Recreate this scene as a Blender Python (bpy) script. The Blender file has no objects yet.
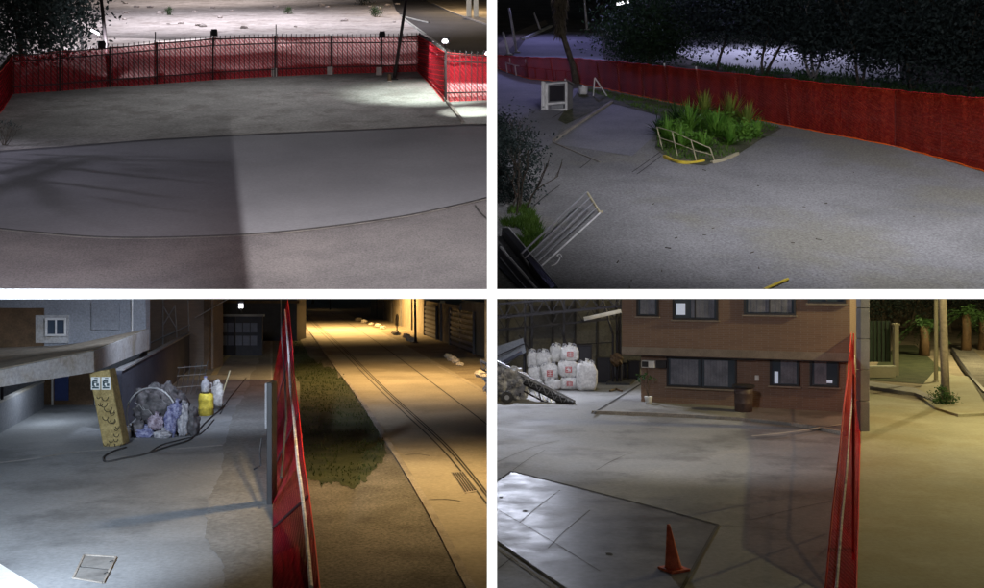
import bpy, bmesh, math, random
from mathutils import Vector, Matrix, noise as mnoise
R = random.Random(7)
rad = math.radians
S = bpy.context.scene
COL = S.collection

# ------------------------------------------------------------------ camera
F, CX, CY, CAMZ = 1000.0, 492.0, 280.0, 5.0      # survey constants: focal length and horizon in photo pixels, camera height
cam = bpy.data.cameras.new('camera'); camo = bpy.data.objects.new('camera', cam); COL.objects.link(camo)
camo.location = (0, 0, CAMZ); camo.rotation_euler = (rad(90), 0, 0)
cam.sensor_width = 36; cam.lens = 36 * F / 984; cam.shift_y = -14 / 984; cam.clip_end = 1500; cam.clip_start = 0.05
S.camera = camo

# ------------------------------------------------------------------ night sky
W = bpy.data.worlds.new('World'); S.world = W; W.use_nodes = True
nt = W.node_tree; bg = nt.nodes['Background']
sky = nt.nodes.new('ShaderNodeTexSky'); sky.sky_type = 'NISHITA'; sky.sun_disc = False
sky.sun_elevation = rad(18); sky.sun_rotation = rad(150)
nt.links.new(sky.outputs[0], bg.inputs[0]); bg.inputs[1].default_value = 0.006
S.view_settings.view_transform = 'Standard'; S.view_settings.look = 'None'
S.view_settings.exposure = 0; S.view_settings.gamma = 1
S.cycles.use_denoising = True
S.cycles.max_bounces = 6; S.cycles.diffuse_bounces = 3; S.cycles.transparent_max_bounces = 16
S.cycles.sample_clamp_indirect = 4

# ------------------------------------------------------------------ places: two yards below, two on the slope above
SL, UH = 0.34, 7.0                     # slope of the upper ground, its drop below the camera at the foot
def low(px, py, z=0.0):
    Y = (CAMZ - z) * F / (py - CY); return Vector(((px - CX) / F * Y, Y, z))
def upz(Y, h=0.0): return CAMZ - UH + SL * Y + h
def up(px, py, h=0.0):
    Y = (UH - h) * F / (py - CY + SL * F); return Vector(((px - CX) / F * Y, Y, upz(Y, h)))
def upo(px, py, h): return up(px, py) + Vector((0, 0, h))      # a point h metres straight above the slope
def at(px, py, Y): return Vector(((px - CX) / F * Y, Y, CAMZ - (py - CY) / F * Y))
def ug(x, y, h=0.0): return Vector((x, y, upz(y, h)))

def lamp(name, loc, aim, power, color, angle=120, blend=0.6, size=0.15):
    d = bpy.data.lights.new(name, 'SPOT'); d.energy = power; d.color = color
    d.spot_size = rad(angle); d.spot_blend = blend; d.shadow_soft_size = size
    o = bpy.data.objects.new(name, d); COL.objects.link(o); o.location = loc
    o.rotation_euler = (Vector(aim) - Vector(loc)).to_track_quat('-Z', 'Y').to_euler(); return o
def bulb(name, loc, power, color, size=0.15):
    d = bpy.data.lights.new(name, 'POINT'); d.energy = power; d.color = color; d.shadow_soft_size = size
    o = bpy.data.objects.new(name, d); COL.objects.link(o); o.location = loc; return o
COOL, NEUT, BLUE, SOD, WARM = (0.78, 0.86, 1), (0.95, 0.97, 1), (0.5, 0.55, 1), (1, 0.62, 0.2), (1, 0.8, 0.42)
# upper left yard
lamp('yard_lamp', (-3, 18, 13), (-6, 32, 9), 4200, (0.98, 0.95, 0.98), 165, 0.3, 0.03)
lamp('lot_fill', (-10.5, 42.5, 25), (-10.5, 43, 12), 3000, (0.95, 0.95, 1.0), 96, 1.0, 0.3)  # fill added out of view to brighten the dirt lot
lamp('slab_fill', (-1.0, 36, 17), up(470, 113), 3600, (0.95, 1, 0.93), 24, 0.7, 0.1)  # narrow fill added to whiten the pale slab
lamp('field_fill', upo(200, 6, 17), upo(200, 0, 0), 14000, (0.95, 0.85, 0.85), 130, 0.8, 0.3)  # broad fill added over the far sand, no mast there
lamp('corner_lamp', (-1.6, 40, 19.5), up(426, 95), 8500, (0.87, 1, 0.92), 56, 1.0, 0.1)
lamp('side_lamp', ug(-27, 33, 3.4), ug(-17, 31.5, .3), 7000, (0.82, 0.78, 1.0), 44, 1.0, 0.06)
lamp('tree_lamp', upo(60, 45, 4.5), up(50, 140), 2600, (0.9, 0.85, 1.0), 120, 1.0, 0.12)
lamp('warm_fill', (-9, 16.6, 9.95), (-8.5, 25, 6.5), 600, (1, 0.5, 0.4), 130, 0.9, 0.4)  # warm fill added to brown the shaded left of the road
for px_, w_ in ((92, 4500), (216, 9000), (356, 7500)):
    lamp('field_fill', upo(px_, 44.5, 10), up(px_, 44.5), w_, (0.95, 0.9, 1), 60, 0.25, 0.1)  # overhead fills added to draw the floodlights' scalloped pools on the sand
for px_ in (140, 330):
    lamp('field_fill', upo(px_, 28, 15), upo(px_, 22, 0), 15000, (0.92, 0.88, 1), 124, 0.6, 0.3)  # wider fills added to brighten the upper sand
# upper right yard
lamp('gate_lamp', (7, 17, 14.5), (11, 30, 8), 5300, (0.91, 0.9, 1.0), 130, 0.9, 0.3)
lamp('gate_lamp', (16, 19, 13.5), (12, 28, 7.6), 2400, (0.97, 0.95, 0.98), 120, 0.9, 0.3)
lamp('plaza_lamp', upo(570, 60, 8), up(552, 92), 3400, (0.46, 0.44, 1.0), 130, 0.9, 0.3)
lamp('plaza_lamp', upo(548, 42, 8), up(550, 46), 1800, (0.44, 0.42, 1.0), 130, 0.9, 0.3)
lamp('avenue_lamp', upo(775, 56, 7), up(775, 58), 2300, (0.66, 0.66, 1), 140, 0.9, 0.3)
# lower left yard and street
lamp('yard_front_lamp', (-7.5, 8, 5.3), (-11.8, 22, 0), 15800, (0.74, 0.85, 1.0), 74, 0.7, 0.4)  # set beside the camera, not on the porch, for even yard light
bulb('porch_fill', (-15.5, 35, 1.9), 160, (0.8, 0.88, 1), 0.1)  # hidden fill added under the canopy, no fixture there
lamp('yard_back_fill', (-9, 31, 7.2), (-13, 50, 0), 2600, (0.75, 0.83, 1.0), 140, 0.8, 0.3)  # fill added to lift the dark back of the yard
lamp('street_lamp_light', low(322, 330) + Vector((2, 0, 8.5)), low(322, 330) + Vector((2, 0, 0)), 30000, (1, 0.60, 0.21), 146, 0.4, 0.3)
lamp('street_lamp_light', low(372, 380) + Vector((2, 0, 8.5)), low(372, 380) + Vector((2, 0, 0)), 8000, (1, 0.61, 0.22), 126, 0.7, 0.3)
lamp('street_lamp_light', (-1.2, 25, 6.1), (-1.6, 24, 0), 2700, (1, 0.66, 0.28), 125, 0.9, 0.3)
# lower right yard
lamp('bag_fill', (3.5, 40, 7.5), (3.6, 46, 0.5), 900, (0.8, 0.86, 1), 80, 0.8, 0.3)  # fill added to brighten the bulk bags
lamp('shed_lamp', (1.0, 46, 6.2), (4, 28, 0), 4300, (0.78, 0.83, 1), 130, 0.6, 0.35)
lamp('yard_wall_lamp', (4, 25, 5.7), (7, 36, 0), 1150, (0.95, 0.95, 1), 150, 0.8, 0.4)
bulb('street_lamp_light', (19.0, 31.5, 8.2), 3800, (1, 0.82, 0.38), 0.2)
bulb('walk_fill_light', (30, 56, 9), 10000, (1, 0.82, 0.4), 0.2)  # added out of view to light the palms and the walk

# ------------------------------------------------------------------ materials
def mk(name, c1, c2, scale=1.0, rough=0.85, bump=0.15, bscale=40, metal=0.0, spec=0.3, speck=0.25, lo=0.35, hi=0.65, c3=None, s3=0.25, rvar=0.0):
    m = bpy.data.materials.new(name); m.use_nodes = True; n = m.node_tree; N = n.nodes; L = n.links
    b = N['Principled BSDF']; tc = N.new('ShaderNodeTexCoord'); geo = N.new('ShaderNodeNewGeometry')
    def nz(s, d=5, r=0.6):
        t = N.new('ShaderNodeTexNoise'); t.inputs['Scale'].default_value = s; t.inputs['Detail'].default_value = d
        t.inputs['Roughness'].default_value = r; L.new(geo.outputs['Position'], t.inputs['Vector']); return t
    t1 = nz(scale); rp = N.new('ShaderNodeValToRGB'); L.new(t1.outputs['Fac'], rp.inputs[0])
    rp.color_ramp.elements[0].position = lo; rp.color_ramp.elements[1].position = hi
    rp.color_ramp.elements[0].color = (*c1, 1); rp.color_ramp.elements[1].color = (*c2, 1)
    out = rp.outputs[0]
    if c3:
        t3 = nz(s3, 6, 0.65); r3 = N.new('ShaderNodeValToRGB'); L.new(t3.outputs['Fac'], r3.inputs[0])
        r3.color_ramp.elements[0].position = 0.5; r3.color_ramp.elements[1].position = 0.62
        mx = N.new('ShaderNodeMix'); mx.data_type = 'RGBA'; L.new(r3.outputs[0], mx.inputs[0])
        L.new(out, mx.inputs[6]); mx.inputs[7].default_value = (*c3, 1); out = mx.outputs[2]
    t2 = nz(bscale, 4, 0.7)
    if speck:
        mr = N.new('ShaderNodeMapRange'); mr.inputs[1].default_value = 0.3; mr.inputs[2].default_value = 0.7
        mr.inputs[3].default_value = 1 - speck; mr.inputs[4].default_value = 1 + speck; L.new(t2.outputs['Fac'], mr.inputs[0])
        mu = N.new('ShaderNodeMix'); mu.data_type = 'RGBA'; mu.blend_type = 'MULTIPLY'; mu.inputs[0].default_value = 1
        L.new(out, mu.inputs[6]); L.new(mr.outputs[0], mu.inputs[7]); out = mu.outputs[2]
    L.new(out, b.inputs['Base Color'])
    if bump:
        bp = N.new('ShaderNodeBump'); bp.inputs['Strength'].default_value = bump; bp.inputs['Distance'].default_value = 0.03
        L.new(t2.outputs['Fac'], bp.inputs['Height']); L.new(bp.outputs[0], b.inputs['Normal'])
    if rvar:
        m2 = N.new('ShaderNodeMapRange'); m2.inputs[1].default_value = 0.3; m2.inputs[2].default_value = 0.7
        m2.inputs[3].default_value = rough - rvar; m2.inputs[4].default_value = rough + rvar
        L.new(t1.outputs['Fac'], m2.inputs[0]); L.new(m2.outputs[0], b.inputs['Roughness'])
    else: b.inputs['Roughness'].default_value = rough
    b.inputs['Metallic'].default_value = metal; b.inputs['Specular IOR Level'].default_value = spec
    return m
def plain(name, c, rough=0.6, metal=0.0, spec=0.4): return mk(name, tuple(x * 0.85 for x in c), tuple(min(1, x * 1.12) for x in c), 3, rough, 0.05, 60, metal, spec, 0.12)
def glow(name, c, s):
    m = bpy.data.materials.new(name); m.use_nodes = True; n = m.node_tree
    b = n.nodes['Principled BSDF']; b.inputs['Base Color'].default_value = (*c, 1)
    b.inputs['Emission Color'].default_value = (*c, 1); b.inputs['Emission Strength'].default_value = s; return m
def net_mat(name, c, alpha_lo, alpha_hi, scale, trans=0.5, grain=False):
    m = bpy.data.materials.new(name); m.use_nodes = True; n = m.node_tree; N = n.nodes; L = n.links
    N.remove(N['Principled BSDF']); out = N['Material Output']; geo = N.new('ShaderNodeNewGeometry')
    mp = N.new('ShaderNodeMapping'); mp.inputs['Rotation'].default_value = (0, rad(38), 0); L.new(geo.outputs['Position'], mp.inputs['Vector'])
    wv = N.new('ShaderNodeTexWave'); wv.wave_type = 'BANDS'; wv.bands_direction = 'X'; wv.inputs['Scale'].default_value = scale
    wv.inputs['Distortion'].default_value = 0.6; wv.inputs['Detail'].default_value = 1.5; L.new(mp.outputs[0], wv.inputs['Vector'])
    mr = N.new('ShaderNodeMapRange'); mr.inputs[3].default_value = alpha_lo; mr.inputs[4].default_value = alpha_hi; L.new(wv.outputs['Fac'], mr.inputs[0])
    d = N.new('ShaderNodeBsdfDiffuse'); d.inputs[0].default_value = (*c, 1)
    if grain:
        g = N.new('ShaderNodeTexNoise'); g.inputs['Scale'].default_value = 9; g.inputs['Detail'].default_value = 4; L.new(geo.outputs['Position'], g.inputs['Vector'])
        gr = N.new('ShaderNodeValToRGB'); L.new(g.outputs['Fac'], gr.inputs[0]); gr.color_ramp.elements[0].position = 0.4; gr.color_ramp.elements[1].position = 0.66
        gr.color_ramp.elements[0].color = (c[0] * .75, c[1] * .75, c[2] * .75, 1); gr.color_ramp.elements[1].color = (c[0] * 1.2, c[1] * 2.6, c[2] * 2, 1); L.new(gr.outputs[0], d.inputs[0])
    t = N.new('ShaderNodeBsdfTranslucent'); t.inputs[0].default_value = (*c, 1)
    mx = N.new('ShaderNodeMixShader'); mx.inputs[0].default_value = trans; L.new(d.outputs[0], mx.inputs[1]); L.new(t.outputs[0], mx.inputs[2])
    tr = N.new('ShaderNodeBsdfTransparent'); tr.inputs[0].default_value = (1, 0.84, 0.84, 1)
    m2 = N.new('ShaderNodeMixShader'); L.new(mr.outputs[0], m2.inputs[0]); L.new(tr.outputs[0], m2.inputs[1]); L.new(mx.outputs[0], m2.inputs[2])
    L.new(m2.outputs[0], out.inputs[0]); return m
def glass_mat(name, c=(0.05, 0.07, 0.1), rough=0.06):
    m = bpy.data.materials.new(name); m.use_nodes = True; b = m.node_tree.nodes['Principled BSDF']
    b.inputs['Base Color'].default_value = (*c, 1); b.inputs['Roughness'].default_value = rough; b.inputs['Specular IOR Level'].default_value = 0.6; return m
def brick_mat(name, c1, c2, mortar, w=0.24, h=0.075):
    m = mk(name, c1, c2); n = m.node_tree; N = n.nodes; L = n.links; b = N['Principled BSDF']
    geo = N.new('ShaderNodeNewGeometry'); sp = N.new('ShaderNodeSeparateXYZ'); L.new(geo.outputs['Position'], sp.inputs[0])
    ad = N.new('ShaderNodeMath'); ad.operation = 'ADD'; L.new(sp.outputs[0], ad.inputs[0]); L.new(sp.outputs[1], ad.inputs[1])
    cb = N.new('ShaderNodeCombineXYZ'); L.new(ad.outputs[0], cb.inputs[0]); L.new(sp.outputs[2], cb.inputs[1])
    bt = N.new('ShaderNodeTexBrick'); bt.inputs['Scale'].default_value = 1; bt.inputs['Brick Width'].default_value = w; bt.inputs['Row Height'].default_value = h
    bt.inputs['Mortar Size'].default_value = 0.008; bt.inputs['Mortar'].default_value = (*mortar, 1)
    bt.inputs['Color1'].default_value = (*c1, 1); bt.inputs['Color2'].default_value = (*c2, 1); L.new(cb.outputs[0], bt.inputs['Vector'])
    old = b.inputs['Base Color'].links[0].from_socket
    mx = N.new('ShaderNodeMix'); mx.data_type = 'RGBA'; mx.inputs[0].default_value = 0.65; L.new(old, mx.inputs[6]); L.new(bt.outputs[0], mx.inputs[7])
    L.new(mx.outputs[2], b.inputs['Base Color']); return m
def leafmat(name, c1, c2, tr=0.3):
    m = mk(name, c1, c2, 2.5, 0.6, 0, 30, 0, 0.3, 0.35); n = m.node_tree; N = n.nodes; L = n.links; b = N['Principled BSDF']
    t = N.new('ShaderNodeBsdfTranslucent'); L.new(b.inputs['Base Color'].links[0].from_socket, t.inputs[0])
    mx = N.new('ShaderNodeMixShader'); mx.inputs[0].default_value = tr; L.new(b.outputs[0], mx.inputs[1]); L.new(t.outputs[0], mx.inputs[2])
    L.new(mx.outputs[0], N['Material Output'].inputs[0]); return m

M = dict(
 white=plain('white_paint', (0.75, 0.75, 0.75), 0.5), wallgrey=mk('grey_render', (0.2, 0.2, 0.21), (0.3, 0.3, 0.31), 0.8),
 edge=glow('border_glow', (1, 1, 1), 1.1),  # white divider faces made to glow, no lamp behind them
 sand=mk('sand', (0.38, 0.345, 0.32), (0.50, 0.46, 0.43), 0.35, 0.95, 0.35, 3.0, c3=(0.3, 0.265, 0.24), s3=0.5),
 soil=mk('dark_soil', (0.06, 0.055, 0.05), (0.12, 0.11, 0.1), 0.6, 0.95, 0.5, 8),
 dirt=mk('packed_dirt', (0.24, 0.235, 0.22), (0.34, 0.33, 0.31), 0.45, 0.95, 0.25, 9, speck=0.3, spec=0.1, c3=(0.22, 0.21, 0.195), s3=0.8),
 road=mk('smooth_concrete', (0.17, 0.17, 0.18), (0.22, 0.22, 0.23), 0.22, 0.8, 0.08, 12, spec=0.1, speck=0.1, rvar=0.1),
 apron=mk('coarse_asphalt', (0.13, 0.12, 0.12), (0.19, 0.175, 0.17), 0.5, 0.9, 0.7, 22, speck=0.4),
 asphalt=mk('asphalt', (0.05, 0.05, 0.055), (0.075, 0.075, 0.08), 0.4, 0.9, 0.3, 25),
 slabw=mk('pale_slab', (0.42, 0.44, 0.4), (0.56, 0.58, 0.53), 0.8, 0.9, 0.2, 15),
 kerb=mk('kerb_concrete', (0.22, 0.2, 0.18), (0.36, 0.33, 0.29), 1.5, 0.9, 0.3, 20),
 joint=mk('joint_tar', (0.03, 0.03, 0.03), (0.06, 0.055, 0.05), 2, 0.9),
 iron=plain('dark_iron', (0.03, 0.025, 0.025), 0.6, 0.3), black=plain('black_metal', (0.02, 0.02, 0.022), 0.5, 0.2),
 gatesteel=plain('grey_tube', (0.2, 0.2, 0.21), 0.6, 0.2), steel=plain('galvanised_steel', (0.45, 0.46, 0.48), 0.45, 0.6), pale=plain('pale_paint', (0.6, 0.6, 0.6), 0.6),
 foot=mk('footing_concrete', (0.4, 0.36, 0.34), (0.55, 0.5, 0.47), 3),
 netTL=net_mat('red_net', (0.62, 0.04, 0.06), 0.28, 0.56, 2.4), netBL=net_mat('red_net_fine', (0.36, 0.02, 0.05), 0.36, 0.64, 5.5, 0.4),
 netBR=net_mat('red_net_thin', (0.62, 0.02, 0.035), 0.22, 0.46, 5.5, 0.4), netTR=net_mat('red_net_dark', (0.40, 0.022, 0.012), 0.44, 0.58, 5.0, 0.35, True),
 redcord=plain('red_cord', (0.6, 0.02, 0.02), 0.6), orangecord=plain('orange_cord', (0.75, 0.13, 0.01), 0.6),
 bark=mk('bark', (0.05, 0.04, 0.03), (0.12, 0.1, 0.08), 4, 0.95, 0.8, 18), pbark=mk('pale_bark', (0.2, 0.18, 0.17), (0.32, 0.3, 0.29), 4, 0.9, 0.6, 18),
 leafd=leafmat('leaf_dark', (0.02, 0.032, 0.03), (0.055, 0.08, 0.075), 0.2), leafg=leafmat('leaf_green', (0.03, 0.075, 0.025), (0.06, 0.13, 0.04)),
 leafy=leafmat('leaf_yellow_green', (0.13, 0.19, 0.03), (0.26, 0.32, 0.05)), leafv=leafmat('leaf_vivid', (0.07, 0.20, 0.02), (0.18, 0.36, 0.05)),
 leafr=leafmat('leaf_round', (0.015, 0.035, 0.014), (0.035, 0.075, 0.028), 0.2), straw=leafmat('dead_frond', (0.09, 0.075, 0.05), (0.17, 0.14, 0.09)), grass=leafmat('grass_blade', (0.025, 0.045, 0.015), (0.06, 0.085, 0.025)),
 grassv=leafmat('grass_blade_bright', (0.05, 0.12, 0.015), (0.12, 0.22, 0.03)),
 islesoil=mk('island_soil', (0.05, 0.06, 0.03), (0.13, 0.125, 0.08), 1.6, 0.95, 0.7, 12, speck=0.45), lawn=mk('lawn_soil', (0.025, 0.035, 0.018), (0.055, 0.065, 0.033), 1.2, 0.95, 0.6, 14, speck=0.4),
 tarmacR=mk('worn_asphalt', (0.17, 0.17, 0.17), (0.25, 0.25, 0.25), 0.3, 0.92, 0.8, 16, speck=0.42, c3=(0.20, 0.195, 0.165), s3=0.18),
 drive=mk('drive_concrete', (0.17, 0.17, 0.19), (0.24, 0.24, 0.26), 0.4, 0.85, 0.25, 14),
 avenue=mk('pale_paving', (0.5, 0.5, 0.52), (0.62, 0.62, 0.64), 0.3, 0.9, 0.1, 10),
 yellow=plain('yellow_paint', (0.62, 0.47, 0.04), 0.6), tan=plain('tan_paint', (0.42, 0.38, 0.25), 0.7),
 yard=mk('yard_concrete', (0.21, 0.225, 0.24), (0.30, 0.315, 0.33), 0.22, 0.75, 0.22, 10, speck=0.16, c3=(0.165, 0.175, 0.185), s3=0.3, rvar=0.1),
 street=mk('street_concrete', (0.27, 0.245, 0.20), (0.37, 0.335, 0.27), 0.25, 0.85, 0.25, 9, speck=0.15, c3=(0.24, 0.21, 0.165), s3=0.12),
 gravel=mk('gravel', (0.10, 0.095, 0.085), (0.18, 0.17, 0.155), 0.7, 0.95, 1.0, 13, speck=0.55),
 shoulder=mk('shoulder_dirt', (0.17, 0.145, 0.11), (0.27, 0.235, 0.18), 0.6, 0.95, 0.8, 9, speck=0.3),
 house=mk('blue_grey_render', (0.20, 0.215, 0.245), (0.27, 0.285, 0.315), 0.5, 0.9, 0.2, 12), canopy=mk('pale_concrete', (0.34, 0.345, 0.355), (0.46, 0.465, 0.475), 0.7, 0.9, 0.2, 10, c3=(0.29, 0.27, 0.23), s3=0.4),
 canopytop=mk('weathered_roof', (0.24, 0.21, 0.165), (0.34, 0.30, 0.24), 0.8, 0.95, 0.3, 8),
 navy=mk('dark_blue_wall', (0.055, 0.06, 0.085), (0.085, 0.09, 0.12), 0.5, 0.85, 0.2, 10), wood=mk('brown_wood', (0.07, 0.045, 0.025), (0.13, 0.08, 0.045), 1.5, 0.6, 0.2, 14),
 bluedoor=plain('blue_curtain', (0.03, 0.05, 0.16), 0.8), rustbrick=brick_mat('raw_brick', (0.17, 0.13, 0.1), (0.23, 0.17, 0.13), (0.16, 0.15, 0.14)),
 gatep=plain('gate_panel', (0.13, 0.14, 0.19), 0.5), gated=plain('gate_dark', (0.035, 0.035, 0.045), 0.6),
 camo=mk('painted_bark', (0.22, 0.17, 0.07), (0.36, 0.29, 0.13), 6, 0.85, 0.3, 20), camod=plain('bark_stroke', (0.035, 0.025, 0.015), 0.9),
 tarp=mk('dark_tarp', (0.05, 0.05, 0.055), (0.12, 0.11, 0.12), 3.5, 0.55, 0.8, 7, spec=0.5), sackb=mk('blue_sack', (0.07, 0.08, 0.22), (0.32, 0.33, 0.46), 9, 0.7, 0.5, 9), sackp=mk('mauve_sack', (0.16, 0.12, 0.16), (0.42, 0.38, 0.46), 9, 0.7, 0.5, 9), sackw=mk('white_sack', (0.2, 0.2, 0.23), (0.5, 0.5, 0.53), 8, 0.7, 0.5, 9),
 ydrum=mk('yellow_plastic', (0.62, 0.5, 0.06), (0.78, 0.64, 0.1), 4, 0.5, 0.1, 12), clothw=mk('white_cloth', (0.5, 0.5, 0.5), (0.72, 0.72, 0.72), 5, 0.8, 0.6, 10),
 brick=brick_mat('brown_brick', (0.19, 0.12, 0.09), (0.24, 0.155, 0.115), (0.25, 0.21, 0.19)), band=mk('concrete_band', (0.2, 0.165, 0.14), (0.27, 0.23, 0.2), 1.5),
 frame=plain('dark_frame', (0.022, 0.02, 0.025), 0.5), glass=glass_mat('window_glass'), curtain=mk('curtain', (0.14, 0.15, 0.19), (0.24, 0.25, 0.3), 2, 0.9), 
 bag=mk('bulk_bag', (0.62, 0.61, 0.6), (0.78, 0.77, 0.75), 2.5, 0.7, 0.35, 8), redprint=mk('red_print', (0.5, 0.06, 0.07), (0.62, 0.2, 0.2), 9, 0.8),
 plate=mk('worn_plate', (0.13, 0.13, 0.16), (0.19, 0.19, 0.225), 0.9, 0.46, 0.10, 6, spec=0.16, speck=0.2, rvar=0.12),
 yardR=mk('yard_slab', (0.20, 0.20, 0.195), (0.27, 0.265, 0.255), 0.35, 0.72, 0.2, 9, speck=0.16, c3=(0.155, 0.15, 0.145), s3=0.4, rvar=0.12),
 walk=mk('walk_concrete', (0.27, 0.265, 0.19), (0.36, 0.35, 0.26), 0.35, 0.85, 0.2, 9, speck=0.14, c3=(0.27, 0.25, 0.16), s3=0.2),
 cone=mk('cone_orange', (0.56, 0.11, 0.06), (0.68, 0.16, 0.09), 6, 0.55, 0.1, 15), rubber=mk('dark_rubber', (0.03, 0.03, 0.032), (0.06, 0.06, 0.062), 3, 0.7, 0.2, 12),
 belt=mk('belt', (0.07, 0.07, 0.075), (0.12, 0.12, 0.125), 2, 0.6), rubble=mk('rubble', (0.2, 0.2, 0.21), (0.5, 0.5, 0.52), 5, 0.9, 0.8, 8),
 shed=mk('shed_wall', (0.10, 0.10, 0.105), (0.16, 0.16, 0.165), 0.9, 0.9, 0.3, 8), drum=mk('brown_drum', (0.06, 0.04, 0.04), (0.1, 0.07, 0.065), 3, 0.5),
 stone=mk('pale_stone', (0.35, 0.33, 0.3), (0.6, 0.57, 0.52), 4, 0.95, 0.5, 10), green=plain('gate_green', (0.05, 0.09, 0.07), 0.6), 
 palewall=mk('yellow_wall', (0.4, 0.38, 0.3), (0.5, 0.48, 0.38), 1.2), wallt=mk('tan_wall', (0.2, 0.175, 0.14), (0.3, 0.265, 0.21), 0.6, 0.9, 0.3, 8),
 lampglow=glow('lamp_glow', (0.95, 0.95, 1), 6), sodglow=glow('sodium_glow', (1, 0.7, 0.3), 12), reflglow=glow('reflection_glow', (0.6, 0.68, 0.85), 0.35),  # the last one paints a bright reflection on window glass
 poster=plain('sign_board', (0.68, 0.72, 0.72), 0.5), posterd=plain('sign_print', (0.03, 0.06, 0.07), 0.6), pot=plain('white_pot', (0.7, 0.7, 0.68), 0.5),
)

# ------------------------------------------------------------------ mesh helpers
class MB:
    def __init__(s): s.v = []; s.f = []
    def add(s, vs, fs):
        o = len(s.v); s.v += [Vector(v) for v in vs]; s.f += [tuple(i + o for i in f) for f in fs]; return s
    def box(s, c, d, rz=0.0, tilt=None):
        c = Vector(c); m = Matrix.Rotation(rz, 3, 'Z')
        if tilt is not None: m = m @ tilt
        vs = [c + m @ Vector((x * d[0] / 2, y * d[1] / 2, z * d[2] / 2)) for z in (-1, 1) for x, y in ((-1, -1), (1, -1), (1, 1), (-1, 1))]
        return s.add(vs, [(3, 2, 1, 0), (4, 5, 6, 7), (0, 1, 5, 4), (1, 2, 6, 5), (2, 3, 7, 6), (3, 0, 4, 7)])
    def beam(s, p, q, w, h, upv=(0, 0, 1)):
        p, q = Vector(p), Vector(q); d = (q - p).normalized(); sd = d.cross(Vector(upv))
        if sd.length < 1e-3: sd = d.cross(Vector((1, 0, 0)))
        sd.normalize(); u = sd.cross(d).normalized(); sd *= w / 2; u *= h / 2
        vs = [b + a for b in (p, q) for a in (-sd - u, sd - u, sd + u, -sd + u)]
        return s.add(vs, [(0, 1, 2, 3), (7, 6, 5, 4), (0, 4, 5, 1), (1, 5, 6, 2), (2, 6, 7, 3), (3, 7, 4, 0)])
    def tube(s, pts, r, n=8):
        pts = [Vector(p) for p in pts]; k = len(pts)
        rs = r if isinstance(r, (list, tuple)) else [r] * k; vs = []; fs = []
        ref = Vector((0.31, 0.17, 0.93))
        for i, p in enumerate(pts):
            d = (pts[min(i + 1, k - 1)] - pts[max(i - 1, 0)]).normalized()
            a = d.cross(ref)
            if a.length < 0.05: a = d.cross(Vector((1, 0, 0)))
            a.normalize(); b = d.cross(a)
            vs += [p + (a * math.cos(t) + b * math.sin(t)) * rs[i] for t in [2 * math.pi * j / n for j in range(n)]]
        for i in range(k - 1):
            for j in range(n):
                j2 = (j + 1) % n; fs.append((i * n + j, i * n + j2, (i + 1) * n + j2, (i + 1) * n + j))
        fs += [tuple(range(n - 1, -1, -1)), tuple((k - 1) * n + j for j in range(n))]
        return s.add(vs, fs)
    def lathe(s, prof, c, n=20, lean=(0, 0)):
        c = Vector(c); vs = []; fs = []
        for r, z in prof:
            vs += [c + Vector((r * math.cos(2 * math.pi * j / n) + lean[0] * z, r * math.sin(2 * math.pi * j / n) + lean[1] * z, z)) for j in range(n)]
        k = len(prof)
        for i in range(k - 1):
            for j in range(n):
                j2 = (j + 1) % n; fs.append((i * n + j, i * n + j2, (i + 1) * n + j2, (i + 1) * n + j))
        fs += [tuple(range(n - 1, -1, -1)), tuple((k - 1) * n + j for j in range(n))]
        return s.add(vs, fs)
    def prism(s, poly, h):                       # poly: 3D points, raised by h along z
        n = len(poly); a = [Vector(p) for p in poly]; b = [p + Vector((0, 0, h)) for p in a]
        return s.add(a + b, [tuple(range(n - 1, -1, -1)), tuple(range(n, 2 * n))] + [(i, (i + 1) % n, n + (i + 1) % n, n + i) for i in range(n)])
    def sheet(s, poly): return s.add(poly, [tuple(range(len(poly)))])
    def strip(s, A, B):                          # ribbon between two point rows
        n = len(A); return s.add(list(A) + list(B), [(i, i + 1, n + i + 1, n + i) for i in range(n - 1)])
    def blob(s, c, r, seed=0, amp=0.2, freq=1.5, nu=18, nv=12, flat=True, e=1.0, fold=0.0):
        c = Vector(c); vs = []; fs = []
        sg = lambda x: math.copysign(abs(x) ** e, x)
        for i in range(nv + 1):
            th = math.pi * i / nv
            for j in range(nu):
                ph = 2 * math.pi * j / nu
                d = Vector((sg(math.sin(th)) * sg(math.cos(ph)), sg(math.sin(th)) * sg(math.sin(ph)), sg(math.cos(th))))
                o_ = Vector((seed * 7.3, seed * 3.1, 0)); k = 1 + amp * mnoise.noise(d * freq + o_) + fold * (abs(mnoise.noise(d * freq * 2.7 + o_)) + .5 * abs(mnoise.noise(d * freq * 5.5 + o_)))
                p = Vector((d.x * r[0], d.y * r[1], d.z * r[2])) * k
                if flat and p.z < -r[2] * 0.98: p.z = -r[2] * 0.98
                vs.append(c + p)
        for i in range(nv):
            for j in range(nu):
                j2 = (j + 1) % nu; fs.append((i * nu + j, (i + 1) * nu + j, (i + 1) * nu + j2, i * nu + j2))
        return s.add(vs, fs)
    def leaf(s, p, d, w, n=None):                # a pointed leaf from p along d
        p, d = Vector(p), Vector(d); sd = d.cross(n if n is not None else Vector((R.gauss(0, 1), R.gauss(0, 1), R.gauss(0, 1))))
        if sd.length < 1e-5: sd = Vector((1, 0, 0))
        sd = sd.normalized() * w / 2; o = len(s.v)
        s.v += [p, p + d * 0.5 + sd, p + d, p + d * 0.5 - sd]; s.f.append((o, o + 1, o + 2, o + 3)); return s
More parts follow.
